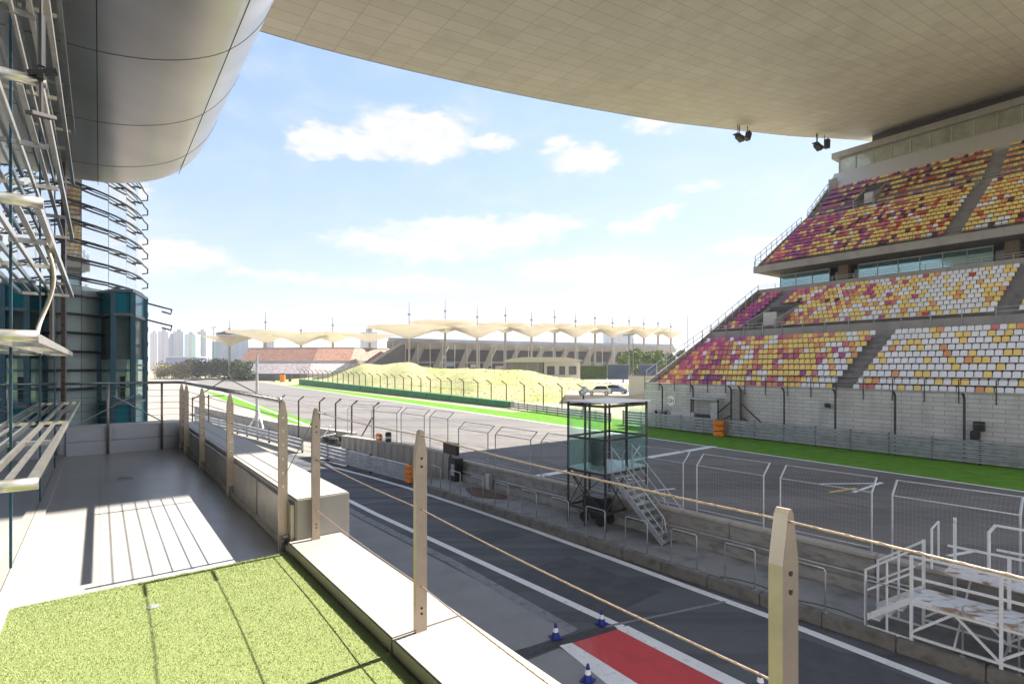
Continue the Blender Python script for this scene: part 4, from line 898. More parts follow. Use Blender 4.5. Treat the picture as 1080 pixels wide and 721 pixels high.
# green barrier with the long catch fence behind
gb = thing('green_barrier', 'long green covered barrier beside the far grass verge', 'barrier', G(440, 420))
g0, g1 = G(536, 430), G(315, 405.3); g0.z = g1.z = 0
dirg = (g1 - g0).normalized(); nrm = Vector((-dirg.y, dirg.x, 0)); nrm = nrm if nrm.y > 0 else -nrm
n = 14
for k in range(n):
    a, b_ = g0.lerp(g1, k / n), g0.lerp(g1, (k + .985) / n); za, zb = .95 + 1.0 * (k / n), .95 + 1.0 * ((k + 1) / n)
    mb = MB().hexa([a, b_, b_ + nrm * 1.2, a + nrm * 1.2] + [a + Vector((0, 0, za)), b_ + Vector((0, 0, zb)), b_ + nrm * 1.2 + Vector((0, 0, zb)), a + nrm * 1.2 + Vector((0, 0, za))]); mb.build('cover_panel', M['barrgreen'], gb, bevel=.05)
gc = thing('far_green_barrier', 'short dark green barrier far left beyond the gap with the orange post', 'barrier', G(280, 400))
h0, h1 = G(296, 402.3), G(259, 397.3); wallrun(MB(), [h1, h0], 1.5, 0, 2.1).build('cover_panel', M['barrgreen'], gc); wallrun(MB(), [h1, h0], 1.6, 2.1, 2.3).build('top_strip', M['hedge'], gc)
q = thing('orange_marshal_post', 'orange marshal post in the gap between the green barriers', 'marshal post', G(298, 403)); o_ = G(298, 403)
MB().box(Frame(o_, (1, 0, 0), (0, 1, 0)), (-1.0, 1.0), (-.6, .6), (0, 3.4)).build('booth_body', M['orange'], q, bevel=.2); MB().box(Frame(o_, (1, 0, 0), (0, 1, 0)), (-1.1, 1.1), (-.66, .66), (3.4, 3.7)).build('roof', M['darkpost'], q)
MB().box(Frame(o_, (1, 0, 0), (0, 1, 0)), (2.6, 3.6), (-.3, .3), (0, 3.0)).build('bin', M['darkpost'], q)
cf = thing('far_catch_fence', 'long row of brown cranked fence posts with mesh behind the green barrier', 'fence', G(440, 418))
pxs = [708, 615, 592.7, 573, 553, 534, 518, 504, 489, 476, 465, 454, 444, 434, 425.5, 416.5, 408.5, 401, 392.7, 385.5, 379, 373, 367.5, 362, 356, 351, 346, 340.5, 335.5, 330, 325.5, 321, 316.5]
def fence_base(px):
    k = (px - 540) / F; a, b_ = g0 + nrm * 1.6, g1 + nrm * 1.6; den = (b_.x - a.x) - k * (b_.y - a.y); return a + (b_ - a) * ((k * a.y - a.x) / den)
prev = None; mesh = MB(); rails = MB()
for px in [p for p in pxs if p < 700]:
    b_ = fence_base(px); t = (g0 - b_).length / (g1 - g0).length if px < 536 else 0; hgt = 3.5 + 1.4 * t
    p1 = b_ + Vector((0, 0, hgt)); p2 = p1 + Vector((-.75, -.3, .55)) * (1 + .4 * t); MB().tube([b_, p1, p2], .10 + .03 * t, 6).build('post', M['brownpost'], cf)
    if prev is not None:
        for f_ in (.3, .6, .97): rails.bar(prev[0].lerp(prev[1], f_), b_.lerp(p1, f_), .03, .03)
        for k in range(1, 6): mesh.bar(prev[0].lerp(b_, k / 6), prev[1].lerp(p1, k / 6), .012, .012)
        for k in range(1, 9): mesh.bar(prev[0].lerp(prev[1], k / 9), b_.lerp(p1, k / 9), .012, .012)
    prev = (b_, p1)
rails.build('rail', M['brownpost'], cf); mesh.build('wire_mesh', M['wire'], cf)
armco('a', [G(538, 430.5), G(600, 439), K(44.5, 43.5)], 3, .1, 1.0, 'dark grey crash barrier linking the green barrier to the grandstand wall')
q = thing('cream_shelter_post', 'low beige concrete block wall end beside the parked cars', 'wall', G(692, 409, .5)); o_ = P(692, 404, 90); o_.z = 0
MB().box(Frame(o_, (1, 0, 0), (0, 1, 0)), (-4.6, 3.4), (0, .4), (0, 4.7)).build('wall_body', M['pale'], q); MB().box(Frame(o_, (1, 0, 0), (0, 1, 0)), (-4.7, 3.5), (-.05, .45), (4.7, 4.85)).build('coping', M['cap'], q)

# cars
def car(name, label, c0, rz, mname, L_=4.4, Hh=1.6):
    q = thing(name, label, 'car', c0); q.rotation_euler.z = rz; s_ = L_ / 4.4; h = Hh
    prof_ = [(-2.2, .32), (2.15, .32), (2.2, .62), (2.1, .82), (1.25, .98), (.55, h - .06), (-.2, h), (-1.3, h - .02), (-1.85, 1.02), (-2.17, .95)]
    def bod(w_, pr): return MB().prism([Vector((x * s_, -w_, z)) for x, z in pr], (0, 2 * w_, 0))
    o = bod(.88, prof_).build('body', M[mname], q, origin=(0, 0, 0), bevel=.06)
    for s in (-1, 1):
        MB().prism([Vector((x * s_, s * .886 - .006, z)) for x, z in ((1.1, .99), (.52, h - .13), (-1.2, h - .12), (-1.62, 1.03))], (0, .012, 0)).build('side_window', M['carglass'], q, origin=(0, 0, 0))
        MB().prism([Vector((2.19 * s_ - .01, s * .6 - .16, .68)), Vector((2.19 * s_ - .01, s * .6 + .16, .68)), Vector((2.12 * s_, s * .6 + .16, .84)), Vector((2.12 * s_, s * .6 - .16, .84))], (.03, 0, 0)).build('headlight', M['lamp'], q, origin=(0, 0, 0))
        for x in (-1.35, 1.4):
            t_ = MB().tube([Vector((x * s_, s * .68, .33)), Vector((x * s_, s * .90, .33))], .33, 18).build('wheel', M['tyre'], q, origin=(0, 0, 0)); MB().tube([Vector((x * s_, s * .895, .33)), Vector((x * s_, s * .912, .33))], .2, 12).build('rim', M['galv'], t_, origin=(0, 0, 0))
    MB().prism([Vector((1.23 * s_ + .012, -.72, 1.0)), Vector((1.23 * s_ + .012, .72, 1.0)), Vector((.58 * s_ + .012, .66, h - .12)), Vector((.58 * s_ + .012, -.66, h - .12))], (.012, 0, .006)).build('windscreen', M['carglass'], q, origin=(0, 0, 0))
    return q
car('parked_car', 'silver white hatchback parked behind the far fence', Vector((P(632, 0, 92).x, 92, 1.505)), R(170), 'carwhite', 4.0, 1.62)
car('parked_car', 'grey blue saloon parked next to the silver white hatchback', Vector((P(650.5, 0, 96).x, 96, 1.505)), R(-28), 'carblue', 4.3, 1.6)

# ------------------------------------------------------------------ main grandstand
UE, U0 = 37.8, -8.0
gs = thing('main_grandstand', 'huge grandstand with tiers of white, yellow, orange and magenta seats', 'grandstand', S(15, 60, 0))
UZ_ = Vector((0, 0, 1))
def prof_body(name, prof_, m, u0=U0, u1=UE):
    mb = MB().prism([S(u0, v, z) for v, z in prof_], S.u * (u1 - u0)); return mb.build(name, m, gs)
LT, LR, L0 = .98, .525, 4.15
low = [(45.9, 0), (45.9, 4.15)]
for i in range(10): low += [(46.0 + LT * i, L0 + LR * i), (46.0 + LT * (i + 1), L0 + LR * i)]
low += [(55.8, 9.0), (57.6, 9.0), (57.6, 10.5), (58.2, 10.5)]
for i in range(10): low += [(58.4 + LT * i, 10.6 + .52 * i), (58.4 + LT * (i + 1), 10.6 + .52 * i)]
low += [(68.3, 16.55), (68.55, 16.55), (68.55, 16.0), (73, 16.0), (73, 0)]
prof_body('lower_terrace', low, M['tread'])
MB().box(S, (U0, UE + .02), (45.5, 45.89), (0, 4.54)).build('retaining_wall', M['block'], gs, uv=lambda p: (p.dot(S.u), p.z))
MB().box(S, (U0, UE + .06), (45.46, 45.93), (4.543, 4.64)).build('wall_coping', M['cap'], gs)
MB().box(S, (U0, UE), (68.26, 68.5), (15.95, 16.58)).build('concourse_parapet', M['concrete'], gs)
MB().box(S, (U0, UE), (57.5, 57.598), (9.002, 10.52)).build('aisle_wall', M['concrete'], gs)
up = [(67.85, 18.75), (67.85, 19.4)]
for i in range(12): up += [(68.2 + 1.0 * i, 19.7 + .66 * i), (68.2 + 1.0 * (i + 1), 19.7 + .66 * i)]
up += [(80.2, 27.2), (82.2, 27.2), (82.2, 28.4)]
for i in range(6): up += [(82.4 + 1.05 * i, 28.4 + .95 * i), (82.4 + 1.05 * (i + 1), 28.4 + .95 * i)]
up += [(89.0, 33.4), (96, 33.4), (96, 18.75)]
prof_body('upper_terrace', up, M['tread'])
for k in range(8):
    a, b_ = UE + .1 - 6.2 * k, UE + .1 - 6.2 * (k + 1) + .02; MB().box(S, (b_, a), (67.4, 67.84), (18.72, 19.56)).build('fascia', M['concrete'], gs)
MB().box(S, (U0, UE), (82.1, 82.198), (27.0, 28.45)).build('upper_aisle_wall', M['concrete'], gs)
mb = MB().prism([S(U0, v, z) for v, z in ((89.0, 33.42), (89.2, 34.2), (91.0, 36.9), (91.6, 36.9), (91.6, 33.42))], S.u * (UE - U0)); mb.build('back_wall', M['pale'], gs)
MB().box(S, (U0, UE - .6), (91.3, 91.36), (36.9, 39.2)).build('top_window', M['topglass'], gs)
MB().box(S, (U0, UE - .7), (91.6, 96), (33, 39.2)).build('back_core', M['pale'], gs)
mb = MB()
for k in range(20): mb.box(S, (UE - .75 - 2.35 * k, UE - .6 - 2.35 * k), (91.2, 91.298), (36.9, 39.2))
mb.box(S, (U0, UE - .6), (91.2, 91.298), (36.9, 37.0)); mb.build('top_window_frame', M['cap'], gs)
MB().box(S, (U0, UE + .2), (90.6, 97), (39.2, 40.1)).build('top_slab', M['concrete'], gs)
for k in range(12):
    ua, ub = U0 + 45.5 * k / 12, U0 + 45.5 * (k + 1) / 12; zt_ = min(rh_s(max(-30, min(121, S(u_, 95).dot(T.v)))) for u_ in (ua, ub)) - .06
    if S(ub, 95).dot(T.u) > 33.5: continue
    if zt_ > 40.15: MB().box(S, (ua, ub), (94.5, 95.2), (40.1, zt_)).build('gap_light_block', M['fardark'], gs)  # added panel, shuts out sky light coming through the gap under the roof
def glass_run(u0, u1):
    n_ = max(1, round((u1 - u0) / 2.05)); wd = (u1 - u0) / n_
    for k in range(n_): MB().box(S, (u0 + wd * k + .03, u0 + wd * (k + 1) - .03), (71.5, 71.56), (16.0, 18.72)).build('window_pane', M['standglass'], gs)
    mb = MB()
    for k in range(n_ + 1): mb.box(S, (u0 + wd * k - .03, u0 + wd * k + .03), (71.42, 71.6), (16.0, 18.72))
    mb.box(S, (u0, u1), (71.40, 71.6), (18.55, 18.70)); mb.build('window_frame', M['galvdull'], gs)
glass_run(30.2, 36.4); glass_run(14.7, 27.0); glass_run(-1.0, 11.5)
for u in (28.3, 13.1): MB().box(S, (u - .55, u + .55), (70.6, 71.45), (16.0, 18.74)).build('column', M['standcol'], gs)
MB().box(S, (U0, UE - 1.3), (72.4, 73.0), (16, 18.74)).build('concourse_back', M['fardark'], gs)
for u in (29.5, 27.35, 14.3, 11.9):
    MB().box(S, (u - .35, u + .35), (72.2, 72.3), (16.0, 18.2)).build('door', M['pale'], gs)
def grail(name, v, z, u0, u1, step=1.9, hgt=1.0, drop=0.0, m='galvdull', rows=(1.0, .55)):
    mb = MB(); n_ = int((u1 - u0) / step)
    for k in range(n_ + 1): mb.bar(S(u0 + (u1 - u0) * k / n_, v, z - drop), S(u0 + (u1 - u0) * k / n_, v, z + hgt), .05, .05)
    for r_ in rows: mb.bar(S(u0, v, z + hgt * r_), S(u1, v, z + hgt * r_), .04, .04)
    mb.build(name, M[m], gs)
grail('front_railing', 45.42, 4.6, U0, UE, 1.9, .85, .75, m='darkpost')
grail('aisle_railing', 57.45, 10.4, U0, UE, 2.1, .8, .6)
grail('concourse_railing', 68.45, 16.58, U0, UE, 2.2, .55, 0)
grail('upper_front_railing', 67.5, 19.5, U0, UE, 2.1, .75, .5, m='darkpost')
grail('upper_aisle_railing', 82.05, 28.3, U0, UE, 2.1, .8, .8)
def endrail(pts):
    mb = MB()
    for (va, za), (vb, zb) in zip(pts, pts[1:]):
        n_ = max(1, int(math.hypot(vb - va, zb - za) / 1.6))
        for k in range(n_ + 1): t = k / n_; mb.bar(S(UE - .05, va + (vb - va) * t, za + (zb - za) * t - .3), S(UE - .05, va + (vb - va) * t, za + (zb - za) * t + 1.25), .08, .08)
        for h_ in (.65, 1.25): mb.bar(S(UE - .05, va, za + h_), S(UE - .05, vb, zb + h_), .06, .06)
    mb.build('end_railing', M['galv'], gs)
endrail([(45.7, 4.7), (55.8, 9.4), (57.6, 10.2), (68.3, 15.9)]); endrail([(67.6, 19.7), (80.2, 27.0)]); endrail([(82.2, 28.4), (88.7, 33.6)])
MB().prism([S(UE, v, z) for v, z in ((45.7, 4.6), (45.7, 3.9), (55.8, 8.6), (57.6, 9.2), (68.5, 15.5), (68.5, 16.6), (57.6, 10.6), (55.8, 9.6))], S.u * .12).build('end_stringer', M['concrete'], gs)
MB().prism([S(UE, v, z) for v, z in ((67.6, 19.4), (67.6, 18.8), (80.2, 26.4), (82.2, 27.6), (89, 33.0), (89, 34.2), (82.2, 28.6), (80.2, 27.4))], S.u * .12).build('end_stringer', M['concrete'], gs)
MB().box(S, (UE - 1.2, UE), (89.05, 89.2), (33.4, 35.6)).build('corner_block', M['concrete'], gs)
def vomitory(u0, u1, v0, v1, z0, z1):
    for u in (u0, u1): MB().prism([S(u - .1, v0, z0), S(u - .1, v1, z0), S(u - .1, v1, z1 + .5), S(u - .1, v0, z0 + 1.0)], S.u * .2).build('vomitory_side', M['concrete'], gs)
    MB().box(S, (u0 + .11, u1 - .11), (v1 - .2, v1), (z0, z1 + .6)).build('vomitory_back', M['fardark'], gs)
    MB().box(S, (u0 + .25, u0 + (u1 - u0) * .55), (v0 + .75, v0 + .80), (z0 + .45, z0 + 1.9)).build('vomitory_door', M['pale'], gs)
vomitory(30.2, 33.4, 58.2, 63.2, 10.6, 12.9); vomitory(29.3, 31.7, 82.3, 86.5, 28.5, 31.6)

def seat_geo(mb, o, mi):
    w_ = .215
    out = [(-w_, .40), (w_, .40), (w_ + .005, .72), (w_ - .05, .80), (-w_ + .05, .80), (-w_ - .005, .72)]
    mb.prism([o + S.u * x + S.v * (.17 + (z - .4) * .22) + UZ_ * z for x, z in out], S.v * .035, mi)
    mb.hexa([o + S.u * x + S.v * y + UZ_ * z for z in (.36, .415) for x, y in ((-w_, -.23), (w_, -.23), (w_, .2), (-w_, .2))], mi)
keys = list(SEAT)
rs = random.Random(11)
def colour(tier, u, row):
    f = (UE - u) / 30.0
    if tier == 0:
        if f < .24: wts = dict(p=26, v=12, k=22, o=14, y=18, w=6)
        elif f < .52: wts = dict(p=7, v=3, k=9, o=9, y=58, w=16)
        elif f < .66: wts = dict(k=5, o=7, y=36, w=50, p=2)
        else: wts = dict(o=6, y=18, w=76, k=1)
    elif tier == 1:
        if f < .18: wts = dict(p=40, v=26, k=20, o=4, y=9)
        elif f < .45: wts = dict(p=10, k=14, m=4, o=10, y=50, w=14)
        elif f < .66: wts = dict(p=6, m=4, k=5, o=8, y=42, w=36)
        else: wts = dict(o=8, y=22, w=68, r=2)
    elif tier == 2:
        if f < .2: wts = dict(p=30, v=28, k=18, y=16, o=6)
        elif f < .48: wts = dict(p=14, v=8, k=10, y=52, o=10, m=4, w=5)
        elif f < .68: wts = dict(r=10, m=6, o=14, y=56, w=8, k=6)
        else: wts = dict(o=18, y=48, w=28, m=3, r=5)
    else:
        if f < .25: wts = dict(v=36, p=26, y=22, m=8, o=10)
        elif f < .55: wts = dict(m=12, v=4, r=12, y=44, o=22, p=4)
        else: wts = dict(r=14, m=8, o=32, y=44, w=2)
    return rs.choices(list(wts), list(wts.values()))[0]
seats = []
def rows(tier, n_, v0, t, z0, r, aisles, cut=None):
    for i in range(n_):
        u = UE - .5
        while u > -7.2:
            u -= .5
            if any(a <= u <= b_ for a, b_ in aisles): continue
            if cut and cut[0] < u < cut[1] and i < cut[2]: continue
            seats.append((S(u, v0 + t * i + .55, z0 + r * i), colour(tier, u, i)))
rows(0, 10, 46.0, LT, L0, LR, [(18.1, 19.7), (-3.6, -2.2)])
rows(1, 10, 58.4, LT, 10.6, .52, [(33.2, 34.5), (10.4, 11.9)], (29.8, 33.6, 6))
rows(2, 12, 68.2, 1.0, 19.7, .66, [(16.5, 18.0)])
rows(3, 6, 82.4, 1.05, 28.4, .95, [(16.5, 18.0)], (29.0, 32.0, 4))
vis = [s_ for s_ in seats if (s_[0].x / s_[0].y * F + 540) < 1074]
vis.sort(key=lambda s_: (s_[0] - Vector((0, 0, H))).length); near = set(id(s_) for s_ in vis[:100])
big = MB()
for s_ in seats:
    if id(s_) not in near: seat_geo(big, s_[0], keys.index(s_[1]))
tag(big.build('seat_rows', [SM[k] for k in keys], gs, solid_normals=False), kind='stuff')
proto = {}
for s_ in vis[:100]:
    k = s_[1]
    if k not in proto:
        mb = MB(); seat_geo(mb, Vector((0, 0, 0)), 0); o_ = mb.build('seat', SM[k], gs, origin=(0, 0, 0)); proto[k] = o_
    else: o_ = proto[k].copy(); col.objects.link(o_); o_.parent = gs
    o_.location = s_[0] - gs.location

# in front of the stand
gcf = thing('stand_catch_fence', 'dark cranked fence posts with cables and a braced pair along the block wall', 'fence', S(20, 44.9, 0))
def sv_u(px, v):
    k = (px - 540) / F; return v * (S.v.x - k * S.v.y) / (k * S.u.y - S.u.x)
prev = None
for px in (698.5, 731, 771, 781, 827, 881, 944, 1017, 1100, 1200):
    u = sv_u(px, 44.95); b_ = S(u, 44.95, 0); p1 = S(u, 44.95, 4.15); p2 = S(u, 44.55, 4.55)
    MB().tube([b_, p1, S(u, 44.85, 4.4), p2], .075, 8).build('post', M['darkpost'], gcf)
    if prev:
        mb = MB()
        for f_ in (.42, .62, .82, .99): mb.bar(prev[0].lerp(prev[1], f_), b_.lerp(p1, f_), .012, .012)
        mb.build('cable', M['wire'], gcf)
    prev = (b_, p1)
for px, s_ in ((771, 1), (781, -1)):
    u = sv_u(px, 44.95)
    for za, ln in ((3.1, 2.6), (1.9, 1.6)): MB().bar(S(u, 44.9, za), S(u + s_ * ln, 44.9, .9), .10, .10).build('brace', M['darkpost'], gcf)
q = thing('concrete_pillar', 'pale concrete pillar between the two braced posts at the grandstand wall', 'pillar', S(sv_u(776, 45), 45, 0)); uu = sv_u(776, 45)
MB().box(S, (uu - .42, uu + .42), (44.98, 45.44), (0, 4.3)).build('shaft', M['wall'], q, bevel=.02)
armco('a', [S(UE + 2, 44.3), S(-8, 44.3)], 5, .1, 1.55, 'long grey five-rail crash barrier in front of the grandstand wall')
q = thing('orange_drum', 'orange banded plastic drum standing on the green verge at the barrier', 'drum', S(sv_u(758, 43.9), 43.9, 0)); o_ = S(sv_u(758, 43.9), 43.9, 0)
for k in range(3): MB().lathe(o_, [(.40, .02 + .5 * k), (.48, .06 + .5 * k), (.48, .42 + .5 * k), (.40, .46 + .5 * k)], 14).build('drum_ring', M['orange'], q)
MB().lathe(o_, [(.36, 0), (.36, 1.5)], 10).build('core', M['darkpost'], q)
q = thing('marshal_hut', 'open marshal shelter with flat grey roof and dark desk by the block wall', 'shelter', S(sv_u(740, 44.9), 44.9, 0)); uu = sv_u(742, 44.9)
MB().box(S, (uu - 1.9, uu + 1.9), (44.0, 45.3), (3.25, 3.36)).build('roof', M['galvdull'], q)
for a in (-1.7, 1.2): MB().box(S, (uu + a - .05, uu + a + .05), (44.6, 44.7), (0, 3.25)).build('post', M['darkpost'], q)
MB().box(S, (uu - .9, uu + .6), (44.6, 45.2), (.4, 1.75)).build('desk', M['black'], q); MB().box(S, (uu + .9, uu + 1.8), (44.6, 45.2), (.3, 1.9)).build('cabinet', M['pale'], q)
MB().box(S, (uu - 1.7, uu - 1.0), (44.5, 44.6), (1.4, 3.0)).build('frame_panel', M['galvdull'], q)
q = thing('white_bench', 'pale bench boxes behind the crash barrier below the round sign', 'bench', S(sv_u(718, 45.1), 45.1, 0)); uu = sv_u(717, 45.1)
MB().box(S, (uu - .9, uu + .9), (44.9, 45.3), (.1, 1.85)).build('box_seat', M['pale'], q); MB().box(S, (uu + 1.6, uu + 3.1), (44.9, 45.3), (1.75, 1.9)).build('table_board', M['cap'], q)
for a in (1.75, 2.95): MB().box(S, (uu + a - .05, uu + a + .05), (44.95, 45.25), (0, 1.75)).build('leg', M['darkpost'], q)
q = thing('round_sign', 'round white sign with grey letters on the grandstand block wall', 'sign', S(sv_u(707.5, 45.4), 45.4, 2.85)); uu = sv_u(707.5, 45.4)
MB().tube([S(uu, 45.40, 2.85), S(uu, 45.47, 2.85)], .52, 28).build('disc', mat('white_sign_enamel', (.88, .88, .88), .4, var=.03), q)
tcu = bpy.data.curves.new('lettering', 'FONT'); tcu.body = 'GH'; tcu.size = .55; tcu.align_x = 'CENTER'; tcu.align_y = 'CENTER'; tcu.extrude = .004
tmp = bpy.data.objects.new('lettering', tcu); col.objects.link(tmp); bpy.context.view_layer.update(); tme = bpy.data.meshes.new_from_object(tmp.evaluated_get(bpy.context.evaluated_depsgraph_get())); bpy.data.objects.remove(tmp)
tme.materials.clear(); tme.materials.append(M['darkpost']); to = bpy.data.objects.new('lettering', tme); col.objects.link(to); to.parent = q
to.location = S(uu, 45.385, 2.85) - q.location; to.rotation_euler = (R(90), 0, math.atan2(-S.u.y, -S.u.x))
def wallspk(px, z, s_, lab):
    uu = sv_u(px, 45.2); q = thing('wall_loudspeaker', lab, 'loudspeaker', S(uu, 45.2, z))
    MB().box(S, (uu - .28 * s_, uu + .28 * s_), (44.95, 45.35), (z - .1 * s_, z + .55 * s_)).build('upper_cabinet', M['black'], q, bevel=.04)
    if s_ > .8: MB().box(S, (uu - .05 * s_, uu + .42 * s_), (44.85, 45.3), (z - .65 * s_, z - .08 * s_)).build('lower_cabinet', M['black'], q, bevel=.04)
    MB().box(S, (uu - .06, uu + .06), (45.3, 45.5), (z - .1, z + .2)).build('bracket', M['darkpost'], q)
    if s_ > .8: MB().box(S, (uu - .2, uu + .2), (45.38, 45.5), (z - 1.5, z - .75)).build('junction_plate', M['cap'], q)
wallspk(1033, 2.2, 1.0, 'black double loudspeaker fixed on the grandstand block wall, far right'); wallspk(873, 3.15, .55, 'small black floodlight box on the grandstand wall below the stair aisle')

# ------------------------------------------------------------------ far scenery
def far_canopy(px, yr, hw, yt, ymast, d, lab, thin=False, grp='cream lotus-leaf canopies over the far stands'):
    c_ = P(px, HY, d); zr, zt, zm = H + (HY - yr) * d / F, H + (HY - yt) * d / F, H + (HY - ymast) * d / F; r_ = hw * d / F
    q = thing('lotus_canopy', lab, 'canopy', (c_.x, c_.y, 0), grp)
    mb = MB(); n_ = 16; prof_ = [(.05, zt), (.14, zt + .10 * (zr - zt)), (.35, zt + .42 * (zr - zt)), (.65, zt + .76 * (zr - zt)), (1.0, zr)]
    for f_, z in prof_:
        for j in range(n_):
            a = 2 * math.pi * j / n_; rr = r_ * f_ * (1.0 if j % 2 == 0 else 1 - .10 * f_); mb.v.append(Vector((c_.x + rr * math.cos(a), c_.y + rr * math.sin(a), z + (.35 if j % 2 else 0) * f_)))
    for k in range(len(prof_) - 1):
        for j in range(n_): j2 = (j + 1) % n_; mb.f.append((k * n_ + j, k * n_ + j2, (k + 1) * n_ + j2, (k + 1) * n_ + j)); mb.mi.append(0)
    mb.v.append(Vector((c_.x, c_.y, zr + .5))); e = len(mb.v) - 1
    for j in range(n_): mb.f.append((4 * n_ + j, 4 * n_ + (j + 1) % n_, e)); mb.mi.append(0)
    mb.build('membrane', M['canopy'], q)
    MB().tube([Vector((c_.x, c_.y, 0)), Vector((c_.x, c_.y, zr))], .55 * d / 250, 8).build('column', M['farcon'], q)
    m_ = MB().tube([Vector((c_.x, c_.y, zr)), Vector((c_.x, c_.y, zm))], .28 * d / 250, 6, r1=.12 * d / 250); m_.bar(Vector((c_.x - .7, c_.y, zr + (zm - zr) * .5)), Vector((c_.x + .7, c_.y, zr + (zm - zr) * .5)), .3, .8); m_.build('mast', M['mast'], q)
cs_ = [(431.5, 345.5, 47, 357, 317.5, 250), (469.5, 340.5, 40, 351, 315.5, 268), (503.3, 346, 34, 356.5, 322.5, 262), (533, 342.5, 31, 351, 323, 280), (560.5, 346.5, 29, 355.5, 328, 275), (585, 343, 27, 351.5, 326, 292), (607, 347, 25, 356, 330.5, 287), (627.5, 344, 24, 352, 327, 304), (646, 347.5, 22, 356, 334, 300), (663.5, 345.5, 20, 353, 331.5, 316), (679, 348.5, 18, 356.5, 334.5, 312), (694, 347, 17, 354, 335, 328), (707.5, 350.5, 15, 357, 338.5, 325)]
for i, (px, yr, hw, yt, ym, d) in enumerate(cs_): far_canopy(px, yr, hw, yt, ym, d, 'cream lotus-leaf canopy over the far grey stand, %s from its left end' % ORD[i])
lc = [(280, 350.5, 42, 361, 329, 300), (242, 355.5, 27, 365, 338, 300), (317.5, 354, 30, 364, 343, 285), (351, 352, 34, 361, 334, 300), (390, 353.5, 30, 361, 341, 280)]
lcl = ['widest cream canopy above the orange seats, beneath the tall mast', 'leftmost cream canopy beside the far tower blocks', 'low cream canopy over the middle of the orange seated stand', 'cream canopy with mast at the right half of the orange seated stand', 'cream canopy between the orange seated stand and the grey stand']
for (px, yr, hw, yt, ym, d), lab in zip(lc, lcl): far_canopy(px, yr, hw, yt, ym, d, lab)

fs = thing('far_stand', 'long grey concrete grandstand with slanting fins below the lotus canopies', 'grandstand', P(560, HY, 300) * 1)
fs.location.z = 0
fl = [(408, 262), (470, 278), (540, 296), (610, 314), (680, 330), (712, 338)]
def fpt(px):
    for (a, da), (b_, db) in zip(fl, fl[1:]):
        if a <= px <= b_: return P(px, HY, da + (db - da) * (px - a) / (b_ - a))
    return P(px, HY, fl[-1][1])
pp = [fpt(px) for px, _ in fl]
def zat(p, y): return H + (HY - y) * p.y / F
for a, b_ in zip(pp, pp[1:]):
    off = Vector((0, 22, 0))
    def blk(za0, za1, zb0, zb1, o0, th): return MB().hexa([Vector((a.x, a.y + o0, za0)), Vector((b_.x, b_.y + o0, zb0)), Vector((b_.x, b_.y + o0 + th, zb0)), Vector((a.x, a.y + o0 + th, za0)), Vector((a.x, a.y + o0, za1)), Vector((b_.x, b_.y + o0, zb1)), Vector((b_.x, b_.y + o0 + th, zb1)), Vector((a.x, a.y + o0 + th, za1))])
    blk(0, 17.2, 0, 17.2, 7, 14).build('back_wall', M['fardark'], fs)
    blk(15.6, 19.2, 15.6, 19.2, 0, 12).build('upper_band', M['farcon'], fs)
    blk(19.2, 21.0, 19.2, 21.0, 3, 10).build('blue_glazing', M['farblue'], fs)
    blk(8.2, 9.4, 8.2, 9.4, 3, 8).build('walkway', M['farcon'], fs)
for i in range(24):
    px = 412 + (708 - 412) * i / 23; p = fpt(px)
    if i % 2 == 0: MB().hexa([Vector((p.x - 3.6 + dx, p.y - 3 + dy, 1.0)) for dx, dy in ((-1.2, 0), (1.2, 0), (1.2, 6), (-1.2, 6))] + [Vector((p.x + 3.2 + dx, p.y - 3 + dy, 17)) for dx, dy in ((-1.6, 0), (1.6, 0), (1.6, 6), (-1.6, 6))]).build('slanting_fin', M['farcon'], fs)
    MB().tube([Vector((p.x + 2, p.y - 3.4, 0)), Vector((p.x + 2, p.y - 3.4, 18))], .28, 6).build('column', M['pale'], fs)
    MB().box(W, (p.x - 2.8, p.x + 2.0), (p.y - 2.6, p.y - 1), (5.2 + (i % 3) * .8, 7.0 + (i % 3) * .8)).build('kiosk_sign', (M['farseats2'], M['pale'], M['farblue'])[i % 3], fs)
sd_ = thing('ramp_end', 'brown sloping end ramp of the far grey stand next to the hill', 'ramp', P(405, HY, 255) * 1); sd_.location.z = 0
e_ = P(424, HY, 256); f_ = P(386, HY, 240)
MB().hexa([Vector((f_.x, f_.y, 1)), Vector((e_.x, e_.y, 1)), Vector((e_.x, e_.y + 8, 1)), Vector((f_.x, f_.y + 8, 1)), Vector((f_.x, f_.y, 6.5)), Vector((e_.x, e_.y, 17.5)), Vector((e_.x, e_.y + 8, 17.5)), Vector((f_.x, f_.y + 8, 6.5))]).build('ramp_slab', M['fardark'], sd_)
MB().bar(Vector((f_.x, f_.y - .3, 6.8)), Vector((e_.x, e_.y - .3, 18)), .6, 1.2).build('ramp_edge', M['farcon'], sd_)
os_ = thing('orange_stand', 'far curved stand of orange and red seats facing the track at left', 'grandstand', P(310, HY, 270) * 1); os_.location.z = 0
opx = [(247, 250), (285, 246), (325, 242), (365, 246), (402, 262)]
